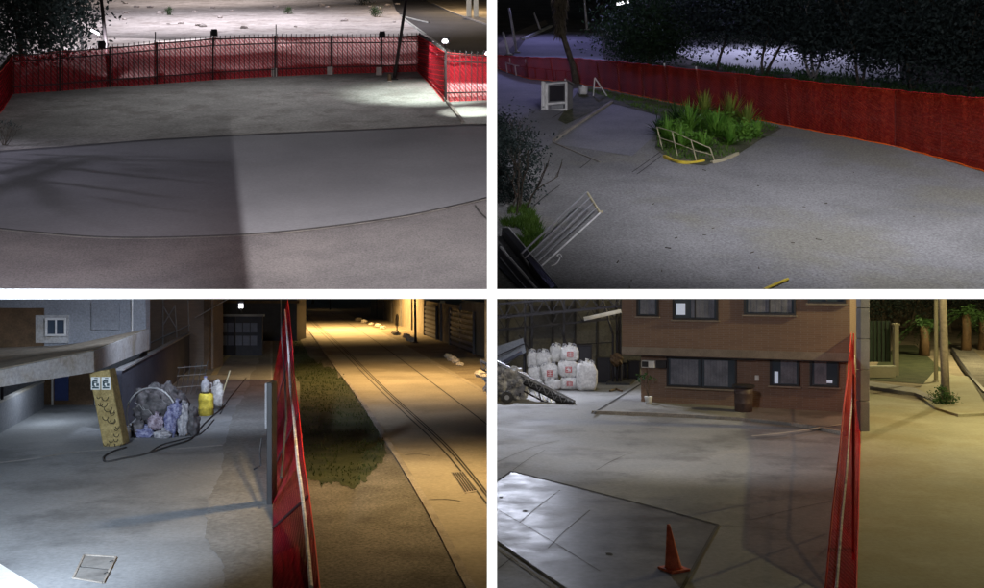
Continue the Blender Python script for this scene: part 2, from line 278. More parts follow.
    def build(s, name, mat, parent=None, smooth=False, bevel=0.0):
        off = Vector(parent['_o']) if parent is not None else Vector((0, 0, 0))
        me = bpy.data.meshes.new(name); me.from_pydata([v - off for v in s.v], [], s.f); me.update()
        if smooth: me.polygons.foreach_set('use_smooth', [True] * len(me.polygons))
        me.materials.append(M[mat] if isinstance(mat, str) else mat)
        o = bpy.data.objects.new(name, me); COL.objects.link(o); o['_o'] = tuple(off)
        if parent is not None: o.parent = parent
        if bevel:
            b = o.modifiers.new('bevel', 'BEVEL'); b.width = bevel; b.segments = 2; b.limit_method = 'ANGLE'
        return o
def thing(name, label, cat, loc, group=None):
    o = bpy.data.objects.new(name, None); COL.objects.link(o); o.location = loc; o['_o'] = tuple(loc)
    o.empty_display_size = 0.2; o['label'] = label; o['category'] = cat
    if group: o['group'] = group
    return o
def tag(o, label, cat, group=None):
    o['label'] = label; o['category'] = cat
    if group: o['group'] = group
    return o
def struct(o): o['kind'] = 'structure'; return o
def stuff(o, label=None, cat=None):
    o['kind'] = 'stuff'
    if label: o['label'] = label; o['category'] = cat
    return o
def dense(pts, step=6.0):
    out = []
    for a, b in zip(pts[:-1], pts[1:]):
        a, b = Vector(a), Vector(b); n = max(1, int((b - a).length / step))
        out += [a.lerp(b, i / n) for i in range(n)]
    return out + [Vector(pts[-1])]
def smooth_line(pts, n=6):                       # Catmull-Rom through pixel or world points
    P = [Vector(p) for p in pts]; out = []
    for i in range(len(P) - 1):
        p0, p1, p2, p3 = P[max(i - 1, 0)], P[i], P[i + 1], P[min(i + 2, len(P) - 1)]
        for k in range(n):
            t = k / n
            out.append(0.5 * ((2 * p1) + (p2 - p0) * t + (2 * p0 - 5 * p1 + 4 * p2 - p3) * t * t + (3 * p1 - p0 - 3 * p2 + p3) * t ** 3))
    return out + [P[-1]]
def L2(pts, f, n=6, h=0.0): return [f(p[0], p[1], h) for p in smooth_line([(a, b, 0) for a, b in pts], n)]
def lineseg(name, pts, f, w, mat, h=0.02, parent=None):   # a joint, crack or painted line lying on the ground
    A = L2(pts, f, 8, h); L, Rr = [], []
    for i, p in enumerate(A):
        d = (A[min(i + 1, len(A) - 1)] - A[max(i - 1, 0)]); d.z = 0; d.normalize(); sd = Vector((-d.y, d.x, 0)) * w / 2
        a, b = p + sd, p - sd
        if f is up: a.z, b.z = upz(a.y, h), upz(b.y, h)
        L.append(a); Rr.append(b)
    return struct(MB().strip(L, Rr).build(name, mat, parent))
def kerbline(name, pts, f, w, hgt, mat='kerb', base=0.0):
    A = L2(pts, f, 8, base); m = MB()
    for i in range(len(A) - 1): m.beam(A[i] + Vector((0, 0, hgt / 2 - 0.05)), A[i + 1] + Vector((0, 0, hgt / 2 - 0.05)), w, hgt + 0.1)
    return struct(m.build(name, mat))
def limbs(m, p, d, ln, r, depth, ends, spread=0.6, upb=0.25, n=6):
    p = Vector(p); d = Vector(d).normalized(); pts = [p]; q = p; dd = d.copy()
    for i in range(3):
        dd = (dd + Vector((R.gauss(0, 0.13), R.gauss(0, 0.13), R.gauss(0, 0.08)))).normalized(); q = q + dd * ln / 3; pts.append(q)
    m.tube(pts, [r, r * 0.88, r * 0.75, r * 0.6], n)
    if depth == 0: ends.append(q); return
    for k in range(R.choice((2, 3, 3))):
        a = R.uniform(0, 6.283); nd = (dd + Vector((math.cos(a), math.sin(a), R.uniform(-0.2, 0.6))) * spread + Vector((0, 0, upb))).normalized()
        limbs(m, q - dd * R.uniform(0, ln * 0.2), nd, ln * R.uniform(0.6, 0.85), r * 0.58, depth - 1, ends, spread, upb, max(4, n - 1))
def foliage(c, r, n, size, clumps=30, inner=0.35):
    m = MB(); c = Vector(c); cs = []
    for _ in range(clumps):
        d = Vector((R.gauss(0, 1), R.gauss(0, 1), R.gauss(0, 1))).normalized() * R.uniform(inner, 1.0)
        cs.append((c + Vector((d.x * r[0], d.y * r[1], d.z * r[2])), R.uniform(0.16, 0.34)))
    for _ in range(n):
        q, sg = R.choice(cs); p = q + Vector((R.gauss(0, r[0] * sg), R.gauss(0, r[1] * sg), R.gauss(0, r[2] * sg)))
        d = Vector((R.gauss(0, 1), R.gauss(0, 1), R.gauss(-0.2, 0.8))).normalized() * size * R.uniform(0.6, 1.4)
        m.leaf(p, d, d.length * 0.5)
    return m
def tree(name, label, base, h, cr, n, size, trunk='bark', leaf='leafd', stems=1, lean=(0, 0, 1), tr=0.12, ch=None, cat='tree', group=None, clumps=34):
    base = Vector(base); t = thing(name, label, cat, base, group); m = MB(); ends = []
    for k in range(stems):
        a = 6.283 * k / stems + 0.4; d = Vector(lean) + (Vector((math.cos(a), math.sin(a), 0)) * 0.35 if stems > 1 else Vector())
        limbs(m, base + Vector((math.cos(a) * tr * 0.5, math.sin(a) * tr * 0.5, -0.1)), d, h * 0.42, tr, 3, ends)
    m.build('trunk', trunk, t, True)
    c = base + Vector((0, 0, ch if ch is not None else h * 0.66)) + Vector(lean) * 0 
    f = foliage(c, cr, n, size, clumps)
    for e in ends:
        for _ in range(int(n / 10 / max(1, len(ends)))):
            d = Vector((R.gauss(0, 1), R.gauss(0, 1), R.gauss(0, 1))).normalized() * size; f.leaf(e + d * R.uniform(0, 3), d, size * 0.5)
    f.build('crown', leaf, t); return t
def rosette(name, label, base, n, ln, w, mat, cat='plant', group=None, flat=0.5, droop=0.35, stem=0.0):
    base = Vector(base); t = thing(name, label, cat, base, group); m = MB(); b = base + Vector((0, 0, stem))
    if stem: MB().tube([base - Vector((0, 0, 0.05)), base + Vector((0.03, 0, stem * 0.6)), b], [0.09, 0.07, 0.06], 7).build('stem', 'bark', t, True)
    for k in range(n):
        a = R.uniform(0, 6.283); el = R.uniform(0.25, 1.45); l = ln * R.uniform(0.65, 1.1)
        d = Vector((math.cos(a) * math.cos(el), math.sin(a) * math.cos(el), math.sin(el))); sd = Vector((-math.sin(a), math.cos(a), 0)) * w / 2
        A, B = [], []
        for i in range(5):
            u = i / 4; p = b + d * l * u + Vector((0, 0, -droop * l * u * u * math.cos(el))); ww = (0.7 + 0.6 * u - 1.28 * u * u) if u < 1 else 0.02
            A.append(p + sd * ww); B.append(p - sd * ww)
        m.strip(A, B)
    m.build('leaves', mat, t); return t
def grass(name, label, poly_px, f, n, hgt, mat, cat='grass', w=0.025):
    xs = [p[0] for p in poly_px]; ys = [p[1] for p in poly_px]; m = MB(); c = 0
    W3 = [f(x, y) for x, y in poly_px]; X0, X1 = min(p.x for p in W3), max(p.x for p in W3); Y0, Y1 = min(p.y for p in W3), max(p.y for p in W3)
    def inside(x, y):
        r = False; j = len(W3) - 1
        for i in range(len(W3)):
            a, b = W3[i], W3[j]
            if (a.y > y) != (b.y > y) and x < (b.x - a.x) * (y - a.y) / (b.y - a.y) + a.x: r = not r
            j = i
        return r
    while c < n:
        x, y = R.uniform(X0, X1), R.uniform(Y0, Y1); c += 0.25
        if not inside(x, y): continue
        if mnoise.noise(Vector((x * 0.9, y * 0.9, 3))) < -0.25: continue
        c += 0.75; z = upz(y) if f is up else 0.0
        l = hgt * R.uniform(0.5, 1.3); m.leaf((x, y, z), (R.gauss(0, 0.35) * l, R.gauss(0, 0.35) * l, l), w)
    return stuff(m.build(name, mat), label, cat)
UPN = Vector((0, -SL, 1)).normalized()

# ------------------------------------------------------------------ large structure: terraces and an added partition between the four yards
YF = 16.0
wallm = MB().box((0.0, YF + 15, 10.9), (0.15, 30, 22)).box((0.0, 53.005, 16), (0.149, 14, 32)).box((0.0, 85.01, 29), (0.148, 50, 32)).build('added_partition', 'wallgrey'); struct(wallm)  # added divider, its depth keeps each yard's light from its neighbour
MB().box((0.0, YF - 0.02, 10.9), (0.158, 0.036, 22)).build('glow_border', 'edge', wallm)  # front face glows to stay white, it is no lamp
sl = MB()
zt, zb = CAMZ - 0.0092 * YF, CAMZ - 0.0188 * YF
sl.add([(-14, YF, zb), (14, YF, zb), (14, YF, zt), (-14, YF, zt), (-14, 20.6, zb), (14, 20.6, zb), (14, 20.6, zt - 0.08), (-14, 20.6, zt - 0.08)],
       [(0, 1, 2, 3), (3, 2, 6, 7), (7, 6, 5, 4), (4, 5, 1, 0), (1, 5, 6, 2), (0, 3, 7, 4)])
slab = struct(sl.build('terrace_slab', 'wallgrey'))
MB().box((0, YF - 0.017, (zt + zb) / 2), (28, 0.03, zt - zb)).build('glow_border', 'edge', slab)  # slab front given the same glow, no light source there
# upper ground and lower ground
struct(MB().sheet([ug(-150, 20.02), ug(0, 20.02), ug(0, 260), ug(-150, 260)]).build('field_ground', 'sand'))
struct(MB().sheet([ug(0, 20.02), ug(150, 20.02), ug(150, 260), ug(0, 260)]).build('hillside_ground', 'soil'))
struct(MB().sheet([(-200, 15.9, 0), (200, 15.9, 0), (200, 420, 0), (-200, 420, 0)]).build('ground', 'shoulder'))
def sheet(name, px, f, mat, h, n=1):
    return struct(MB().sheet([f(x, y, h) for x, y in px]).build(name, mat))

# ================================================================== UPPER LEFT: fenced lot under floodlights
line1 = [(-120, 158), (-14, 151), (60, 146), (150, 139), (260, 133), (380, 128), (465, 124), (492, 124)]
line2 = [(-120, 212), (-14, 226), (0, 228), (40, 232), (90, 236), (150, 237), (243, 234), (320, 227), (400, 216), (450, 206), (492, 196)]
fb = [(-16, 128), (0, 111), (11, 94), (60, 91), (110, 87), (157, 84), (213, 80), (275, 76.5), (331, 74), (382, 72.5), (419, 71.5), (433, 86), (446, 102), (491, 100)]
ft = [(-16, 84), (0, 70), (8, 55), (60, 51), (110, 47), (157, 42.5), (213, 38), (275, 36), (331, 36), (382, 36), (424, 35), (438, 43), (452, 52), (491, 55)]
l1w = smooth_line([(a, b, 0) for a, b in line1], 6); l2w = smooth_line([(a, b, 0) for a, b in line2], 6)
struct(MB().sheet([up(p.x, p.y, .02) for p in l1w] + [up(x, y, .02) for x, y in reversed(fb)]).build('dirt_lot', 'dirt'))
struct(MB().sheet([up(p.x, p.y, .024) for p in l2w] + [up(p.x, p.y, .024) for p in reversed(l1w)]).build('road', 'road'))
struct(MB().sheet([up(-120, 291.5, .028), up(492, 291.5, .028)] + [up(p.x, p.y, .028) for p in reversed(l2w)]).build('apron', 'apron'))
lineseg('road_joint', line1, up, 0.10, 'kerb', .05); lineseg('road_joint', [(a, b + 1.2) for a, b in line1], up, 0.07, 'joint', .045)
lineseg('gutter_line', line2, up, 0.05, 'joint', .05); lineseg('gutter_line', [(a, b + 1.6) for a, b in line2], up, 0.06, 'kerb', .045)
lineseg('slab_joint', [(475, 205), (480, 212), (491, 222)], up, 0.05, 'joint', .05)
for a, b in ((60, 20), (150, 18), (300, 22)):
    pass
sheet('pale_slab', [(448, 103), (491, 101), (491, 124), (464, 124.2)], up, 'slabw', .05)
kerbline('slab_kerb', [(447, 103), (455, 113.5), (463, 124)], up, 0.12, 0.12)
kerbline('slab_kerb', [(423, 76), (436, 89), (446, 102)], up, 0.12, 0.12)
# street beyond the corner
sheet('street', [(391, -4), (396, 10), (404, 19), (426, 34), (453, 52), (492, 54), (492, 26), (450, 12), (432, 4), (420, -4)], up, 'asphalt', .02)
sheet('far_road', [(420, -4), (432, 4), (450, 12), (492, 26), (492, -4)], up, 'shoulder', .016)
kerbline('street_kerb', [(403, 19), (414, 27), (425, 35)], up, 0.14, 0.12, 'slabw'); kerbline('street_kerb', [(401, 16), (415, 20), (429, 23)], up, 0.14, 0.1, 'slabw')
kerbline('street_kerb', [(433, 4), (455, 14), (491, 26.5)], up, 0.2, 0.12, 'kerb')
bulb('far_street_light', upo(470, 14, 5), 2600, (1, 0.7, 0.35), 0.2)

# iron fence with red netting hung on it
froot = thing('iron_fence', 'dark iron picket fence hung with translucent red netting around the floodlit lot', 'fence', up(213, 80))
fbase, fh = [], []
for (bx, by), (tx, ty) in zip(fb, ft):
    b = up(bx, by); fbase.append(b); fh.append((by - ty) / F * b.y)
for i in range(len(fbase)):
    MB().box(fbase[i] + Vector((0, 0, fh[i] / 2 - .05)), (0.07, 0.07, fh[i] + .14)).build('post', 'iron', froot)
for z in (0.18, 0.82, 0.97):
    for i in range(len(fbase) - 1):
        MB().beam(fbase[i] + Vector((0, 0, fh[i] * z)), fbase[i + 1] + Vector((0, 0, fh[i + 1] * z)), 0.04, 0.05).build('rail', 'iron', froot)
pk = MB()
for i in range(len(fbase) - 1):
    a, b = fbase[i], fbase[i + 1]; n = max(2, int((b - a).length / 0.235))
    for k in range(n):
        u = (k + .5) / n; p = a.lerp(b, u); h = fh[i] * (1 - u) + fh[i + 1] * u
        pk.box(p + Vector((0, 0, h / 2 + .05)), (0.028, 0.028, h + .12))
stuff(pk.build('pickets', 'iron', froot))
for i in range(len(fbase) - 1):
    dv = fbase[i + 1] - fbase[i]; off = Vector((0, 0.07, 0)) if abs(dv.x) > abs(dv.y) else Vector((-.09 if fbase[i].x > -8 else .09, 0, 0))
    nm = MB(); a, b = fbase[i] + off, fbase[i + 1] + off
    n = 6; A = []; B = []
    for k in range(n + 1):
        u = k / n; sag = -0.03 * math.sin(math.pi * u); p = a.lerp(b, u); w = Vector((0, 0.03 * math.sin(k * 2.1 + i), 0))
        A.append(p + w + Vector((0, 0, 0.02))); B.append(p + w + Vector((0, 0, fh[i] * (1 - u) + fh[i + 1] * u + sag)))
    nm.strip(A, B); net = nm.build('red_netting', 'netTL', froot)
    md = net.modifiers.new('thick', 'SOLIDIFY'); md.thickness = 0.004
    MB().tube(B, 0.018, 5).build('edge_cord', 'redcord', net); MB().tube(A, 0.022, 5).build('edge_cord', 'redcord', net)
for x, y in ((160, 78), (217, 75), (274, 73), (330, 71.5), (379, 72)):
    p = up(x, y + 3.5); MB().box(p + Vector((0, 0.12, 0.2)), (0.3, 0.3, 0.46)).build('footing', 'foot', froot, bevel=.02)
# floodlights on the posts
for i, (x, yb, yt, lab) in enumerate(((101, 88, 44, 'black floodlight on the fence beside the tall dark pole'), (213.5, 80, 32, 'black floodlight standing on the middle fence post'),
                                      (382, 73, 34, 'black floodlight on the fence post left of the leaning pole'))):
    b = up(x, yb); hz = (yb - yt) / F * b.y; r = thing('floodlight', lab, 'floodlight', b + Vector((0, 0, hz * .7)), 'floodlights on the iron fence')
    c = b + Vector((0, 0.1, hz))
    MB().tube([b + Vector((0, .1, hz * .7)), c - Vector((0, 0, .1))], 0.03, 6).build('bracket', 'iron', r)
    MB().box(c, (0.29, 0.14, 0.33), tilt=Matrix.Rotation(rad(-18), 3, 'X')).build('housing', 'black', r, bevel=.02)
    for s in (-1, 1): MB().box(c + Vector((s * .16, 0, -.08)), (0.025, 0.08, 0.3)).build('yoke', 'iron', r)
    lamp('floodlight_beam', c + Vector((0, 0.25, 0.05)), c + Vector((0, 10, 3.6)), 1500, (0.92, 0.88, 1), 80, 0.5, 0.06)
lamp('floodlight_beam', upo(318, 74, 2.6), upo(318, 74, 2.4) + Vector((0, 10, 3.6)), 1200, (0.92, 0.88, 1), 80, 0.5, 0.06)
for x, y0, y1, lab in ((154.5, 84, 31, 'thin bare rod rising above the fence left of the middle floodlight'), (275.5, 76.5, 24, 'thin bare rod rising above the fence right of the middle floodlight')):
    b = up(x, y0); tag(MB().tube([b + Vector((0, .12, 0)), b + Vector((0, .12, (y0 - y1) / F * b.y))], 0.025, 6).build('antenna_rod', 'iron'), lab, 'rod')
# poles
def pole(name, label, x0, y0, x1, y1, r, mat='iron', f=up, cat='pole', cap=True):
    b = f(x0, y0); t = at(x1, y1, b.y); root = thing(name, label, cat, b)
    MB().tube([b - Vector((0, 0, .05)), b.lerp(t, .5), t], [r, r * .9, r * .75], 8).build('shaft', mat, root, True)
    MB().lathe([(r * 2.2, 0), (r * 2.2, .06), (r * 1.2, .1)], b, 10).build('base_collar', mat, root)
    return root
pole('leaning_pole', 'tall thin dark pole leaning right beside the stub post', 394, 80, 408, -12, 0.09)
pole('tall_pole', 'tall dark pole rising in front of the red fence at left', 110, 84, 100, -12, 0.10)
pl = pole('light_pole', 'white lit pole beside the dark tree', 84, 60, 76, -8, 0.09, 'pale')
fx = thing('tube_light', 'white tube light glowing above the fence beside the dark tree', 'lamp', at(95, 32, 56))
MB().beam(at(91.5, 30, 56), at(99, 34, 56), 0.16, 0.12).build('lit_tube', 'lampglow', fx); MB().beam(at(91, 28.6, 56.1), at(99.5, 32.8, 56.1), 0.24, 0.06).build('cover', 'iron', fx)
MB().tube([at(99, 33, 56), at(106, 36, 56)], 0.03, 6).build('arm', 'iron', fx)
sp_ = up(389.5, 82); st = thing('stub_post', 'short brown stub post at the foot of the leaning pole', 'post', sp_)
MB().lathe([(0.1, -.03), (0.1, .34), (0.085, .38)], sp_, 10).build('shaft', 'wood', st, True); MB().lathe([(0.13, 0), (0.13, .04)], sp_, 10).build('base', 'foot', st)
# glaring lamps beyond the corner
for x, y, lab in ((445, 41, 'glaring white lamp beyond the corner of the red fence'), (488, 53.5, 'glaring white lamp at the right end of the red fence')):
    c = at(x, y, 49); r = thing('glare_lamp', lab, 'lamp', c - Vector((0, 0, 1.4)))
    MB().tube([c - Vector((0, 0, 2.2)), c], 0.05, 6).build('post', 'iron', r); MB().box(c + Vector((0, .1, .02)), (.44, .12, .3)).build('housing', 'black', r)
    MB().lathe([(.02, -.12), (.13, -.08), (.15, 0), (.1, .08), (.02, .1)], c, 12).build('lit_lens', 'lampglow', r)
    lamp('glare_beam', c + Vector((0, -.3, 0)), up(x - 6, 100), 900, (0.85, 0.9, 1), 150, .8, .1)
# gate posts, far right top
for x in (469, 476):
    b = up(x, 17); MBt = thing('gate_pillar', 'pale gate pillar standing far up the orange road, %s of two' % ('left' if x < 470 else 'right'), 'pillar', b)
    MB().box(b + Vector((0, 0, 1.0)), (.45, .45, 2.1)).build('shaft', 'palewall', MBt, bevel=.03); MB().box(b + Vector((0, 0, 2.1)), (.6, .6, .14)).build('cap', 'slabw', MBt)
# field shrubs
for i, (x, y, w, lab) in enumerate(((168, 15, 9, 'small green shrub alone on the lit sand, leftmost'), (288, 14, 8, 'small green shrub at the middle of the lit sand'), (375, 17, 12, 'green shrub on the sand near the street corner'), (365, 5, 16, 'dark wide bush at the top of the sand field'))):
    b = up(x, y); s = w / F * b.y
    t = thing('shrub', lab, 'shrub', b); m = MB(); e = []
    for k in range(4): limbs(m, b, (R.gauss(0, .5), R.gauss(0, .5), 1), s * .5, .03, 1, e)
    m.build('stems', 'bark', t); foliage(b + Vector((0, 0, s * .45)), (s * .55, s * .5, s * .45), 900, s * .09, 14).build('crown', 'leafg' if i < 3 else 'leafd', t)
# stones and ruts on the sand
for k in range(26):
    x, y = R.uniform(110, 400), R.uniform(3, 30); b = up(x, y); s = R.uniform(.12, .4)
    tag(MB().blob(b + Vector((0, 0, s * .2)), (s, s * .8, s * .4), k, .5, 1.6, 9, 6).build('field_stone', 'foot'), 'small stone scattered on the floodlit sand field', 'stone', 'stones scattered on the sand')
# trees at the left
tree('dark_tree', 'large dark tree behind the red fence at the left edge', up(22, 66), 8.5, (3.4, 3, 3.6), 15000, .26, ch=4.0, tr=.16, clumps=40)
SLmp = ug(-27, 33, 3.4)
rt_ = thing('roadside_tree', 'bare limbed tree beside the left end of the road', 'tree', ug(-22.2, 32.4)); m = MB()
m.tube([ug(-22.2, 32.4, -.1), ug(-22.25, 32.4, .5), ug(-22.2, 32.3, 1.1)], [.14, .12, .1], 8)
for path, r_ in (([(-40, 205), (0, 190), (40, 176), (64, 168), (90, 161), (120, 157)], .05), ([(64, 168), (100, 173), (150, 178), (200, 183)], .04), ([(30, 178), (50, 192), (58, 206), (78, 218), (110, 228)], .055), ([(110, 200), (150, 208), (210, 216)], .035),
                 ([(0, 175), (30, 168), (60, 158)], .03), ([(70, 185), (110, 190), (160, 197)], .05)):
    m.tube([SLmp.lerp(up(*p_), .36) for p_ in path], [r_, r_ * .95, r_ * .85, r_ * .7, r_ * .55, r_ * .4][:len(path)], 7)
m.build('trunk', 'bark', rt_, True)
foliage(ug(-22, 32.3, 2.3), (.7, .7, .5), 160, .1, 10).build('crown', 'leafd', rt_)
wd = thing('dry_weed', 'dry dark weed at the left end of the road joint', 'plant', up(4, 146)); m = MB(); e = []
for k in range(9): limbs(m, up(4 + R.uniform(-3, 4), 146), (R.uniform(-.6, .9), R.gauss(0, .4), .8), .42, .014, 2, e, .8, .05, 4)
m.build('stems', 'bark', wd); mm = MB()
for q in e: mm.leaf(q, (R.gauss(0, .08), R.gauss(0, .08), .1), .03)
mm.build('leaves', 'leafd', wd)
# unseen roof sheet, added so its edge shades the left half of the road
Ly = Vector((-3, 18, 13)); e1 = Ly + .2 * (up(230, 122) - Ly); e2 = Ly + .2 * (up(252, 300) - Ly); ev = (e1 - e2).normalized()
e1 = e1 + ev * 3; e2 = e2 - ev * 2
cp = thing('shade_roof', 'unseen sheet roof added to shade the left of the road', 'roof', (e2.x - 3, e2.y, e2.z))
MB().prism([e2, e1, e1 + Vector((-7, 0, 0)), e2 + Vector((-7, 0, 0))], .06).build('roof_sheet', 'steel', cp)
MB().beam(e2 + Vector((-.1, 0, -.1)), e1 + Vector((-.1, 0, -.1)), .1, .12).build('edge_beam', 'iron', cp)

# ================================================================== UPPER RIGHT: gate yard with planted island
sheet('yard_asphalt', [(490, 292), (1120, 292), (1120, 210), (1010, 179), (984, 172), (895, 146), (740, 117), (668, 102), (612, 91), (579, 84), (528, 79), (490, 69)], up, 'tarmacR', .02)
sheet('concrete_drive', [(490, 70), (528, 80), (579, 86), (600, 96), (570, 112), (552, 143), (500, 178), (490, 180)], up, 'drive', .03)
sheet('concrete_panel', [(612, 104), (662, 112), (655, 135), (632, 156), (556, 144)], up, 'drive', .034)
sheet('planted_island', [(580, 88), (612, 92), (668, 103), (740, 118), (782, 128), (760, 140), (735, 156), (705, 165), (672, 162), (655, 148), (660, 116), (612, 103), (566, 124), (558, 120)], up, 'islesoil', .045)
kerbline('drive_kerb', [(554, 142), (575, 127), (612, 103)], up, .12, .1); kerbline('drive_kerb', [(553, 143), (564, 148), (600, 163)], up, .05, .05)
for ln in ([(632, 172), (645, 163), (660, 152)], [(637, 174), (648, 166), (661, 156)], [(534, 206), (545, 196), (560, 185)], [(580, 168), (588, 162), (592, 158)], [(552, 118), (566, 110), (575, 107)]):
    lineseg('slab_joint', ln, up, .035, 'joint', .05)
sheet('plaza', [(512, 57), (525, 40), (553, 31), (600, 33), (604, 60), (560, 58)], up, 'drive', .02)
kerbline('plaza_kerb', [(523, 40), (536, 34), (551, 27)], up, .25, .15, 'slabw'); sheet('far_path', [(500, 60), (520, 38), (548, 24), (545, 20), (510, 34), (498, 44)], up, 'shoulder', .015)
sheet('avenue', [(600, 34), (660, 44), (700, 64), (760, 71), (850, 78), (900, 84), (900, 62), (800, 40), (700, 28), (640, 20)], up, 'avenue', .03)
sheet('verge', [(690, 64), (740, 74), (900, 95), (1110, 114), (1110, 100), (880, 80), (760, 70)], up, 'lawn', .05)
grass('verge_grass', 'short green grass strip behind the red netting under the trees', [(690, 66), (740, 75), (900, 96), (1005, 104), (1005, 94), (880, 79), (760, 69), (700, 64)], up, 6000, .22, 'leafg', w=.05)
grass('island_grass', 'green ground cover growing over the planted island', [(580, 90), (612, 94), (668, 104), (740, 119), (780, 128), (757, 140), (735, 155), (705, 163), (672, 160), (657, 147), (662, 118), (612, 100)], up, 7000, .16, 'grassv', w=.03)

# red netting fence on pale stakes
nb = [(490, 66), (498, 69), (512, 74), (528, 79), (553, 81.5), (579, 84), (600, 88), (620, 92.5), (644, 97.5), (668, 102.5), (700, 109), (740, 117), (790, 127), (840, 136.5), (895, 147), (940, 159), (984, 172), (1010, 179), (1060, 193), (1110, 207)]
nth = [(490, 54), (498, 55), (512, 56), (528, 57), (553, 57.5), (579, 58), (600, 60), (620, 61.5), (644, 64), (668, 66.5), (700, 70), (740, 74), (790, 79), (840, 84.5), (895, 90), (940, 94), (984, 98), (1010, 100), (1060, 105), (1110, 110)]
nr = thing('red_net_fence', 'long dark red netting fence on pale stakes across the gate yard', 'fence', up(740, 117))
B0 = [up(*p) for p in nb]; H0 = [(b[1] - t[1]) / F * p.y for b, t, p in zip(nb, nth, B0)]
for i in range(len(B0) - 1):
    n = 8; A, B = [], []
    for k in range(n + 1):
        u = k / n; w = Vector((0, .05 * math.sin(k * 1.7 + i * 2) - .03, 0)); p = B0[i].lerp(B0[i + 1], u)
        A.append(p + w + Vector((0, 0, .02))); B.append(p + w + Vector((0, 0, H0[i] * (1 - u) + H0[i + 1] * u - .02 * math.sin(math.pi * u))))
    net = MB().strip(A, B).build('red_netting', 'netTR', nr); md = net.modifiers.new('thick', 'SOLIDIFY'); md.thickness = .004
    MB().tube(A, .022, 5).build('edge_cord', 'orangecord', net); MB().tube(B, .012, 5).build('edge_cord', 'redcord', net)
for i in range(len(B0)):
    if i >= 13: continue
    h = H0[i] * (1.12 if i in (9, 10) else .95); MB().tube([B0[i] + Vector((.06, .22, -.05)), B0[i] + Vector((-.12, .26, h))], .035, 6).build('stake', 'pale', nr)
# low white railing behind the left end
rr = thing('white_railing', 'low white railing behind the left end of the red netting', 'railing', up(535, 80))
rb = [up(x, y) + Vector((0, .5, 0)) for x, y in ((508, 74), (517, 77), (527, 78.5), (537, 80), (548, 81), (558, 82), (568, 83), (582, 85))]
for b in rb: MB().tube([b, b + Vector((-.1, 0, .72))], .03, 6).build('post', 'pale', rr)
for i in range(len(rb) - 1): MB().tube([rb[i] + Vector((-.1, 0, .70)), rb[i + 1] + Vector((-.1, 0, .70))], .025, 6).build('rail', 'pale', rr)
# pay kiosk / cabinet
kb = up(556, 111); kk = thing('kiosk_cabinet', 'white kiosk cabinet with dark recessed front beside the palm', 'kiosk', kb)
kr = rad(-24)
def kx(x, y, z): return kb + Matrix.Rotation(kr, 3, 'Z') @ Vector((x, y, z))
MB().box(kx(0, .45, .58), (.9, .7, 1.16), kr).build('body', 'gatesteel', kk, bevel=.03)
MB().box(kx(-.52, .3, .6), (.12, 1.0, 1.26), kr).build('side_panel', 'white', kk, bevel=.02); MB().box(kx(-.585, .25, .7), (.02, .5, .7), kr).build('side_window', 'frame', kk)
for dx in (-.42, .42): MB().box(kx(dx, .07, .58), (.07, .1, 1.2), kr).build('frame_post', 'white', kk)
for dz in (.04, .32, 1.16): MB().box(kx(0, .065, dz), (.9, .1, .08), kr).build('frame_rail', 'white', kk)
MB().box(kx(0, .09, .74), (.62, .04, .62), kr).build('dark_screen', 'frame', kk); MB().box(kx(0.02, .07, .18), (.5, .04, .14), kr).build('tray', 'steel', kk)
MB().box(kx(.02, .4, 1.2), (1.0, .8, .05), kr).build('roof', 'gatesteel', kk)
pole('white_post', 'white post standing right of the kiosk cabinet', 570, 103, 565, 79, .05, 'white')
# A-frame and helmet shaped bucket
af = up(598, 97); ar = thing('trestle', 'pale two legged trestle beside the palm foot', 'trestle', af)
for dx in (-.22, .45): MB().tube([af + Vector((dx, 0, -.02)), af + Vector((-.15, 0, .86))], .03, 6).build('leg', 'pale', ar)
MB().tube([af + Vector((-.17, 0, .4)), af + Vector((.12, 0, .4))], .02, 6).build('brace', 'pale', ar)
bk = up(583, 95); br = thing('bucket', 'pale round bucket between palm and trestle', 'bucket', bk)
MB().lathe([(.16, 0), (.2, .1), (.22, .36), (.2, .38)], bk, 14).build('shell', 'pale', br, True); MB().lathe([(.235, .35), (.235, .39)], bk, 14).build('rim', 'steel', br)
# palm with dead skirt
pb = up(577, 84); pt = at(560, 24, pb.y + .3); pm = thing('palm_tree', 'slim palm with a hanging skirt of dead fronds', 'palm', pb)
MB().tube([pb - Vector((0, 0, .1)), pb.lerp(pt, .3) + Vector((.05, 0, 0)), pb.lerp(pt, .7), pt, pt + Vector((-.1, 0, 2.5))], [.2, .15, .13, .14, .14], 10).build('trunk', 'bark', pm, True)
sk = MB()
for k in range(900):
    a = R.uniform(0, 6.283); z = R.uniform(-.9, 2.4); r0 = .12; d = Vector((math.cos(a) * R.uniform(.15, .5), math.sin(a) * R.uniform(.15, .5), -R.uniform(.5, 1.0)))
    sk.leaf(pt + Vector((math.cos(a) * r0, math.sin(a) * r0, z + .5)), d * (.55 + .3 * max(0, z)), .06)
sk.build('dead_skirt', 'straw', pm); fr = MB()
for k in range(26):
    a = R.uniform(0, 6.283); el = R.uniform(-.1, 1.2); o = pt + Vector((-.1, 0, 2.6)); d = Vector((math.cos(a) * math.cos(el), math.sin(a) * math.cos(el), math.sin(el))) * 1.8
    for j in range(18):
        u = j / 18; p = o + d * u + Vector((0, 0, -.9 * u * u)); s = Vector((-math.sin(a), math.cos(a), -.3)) * (.5 * (1 - u * .7))
        fr.leaf(p, s + d * .15, .05); fr.leaf(p, -s + d * .15 + Vector((0, 0, -.2)), .05)
fr.build('fronds', 'leafd', pm)
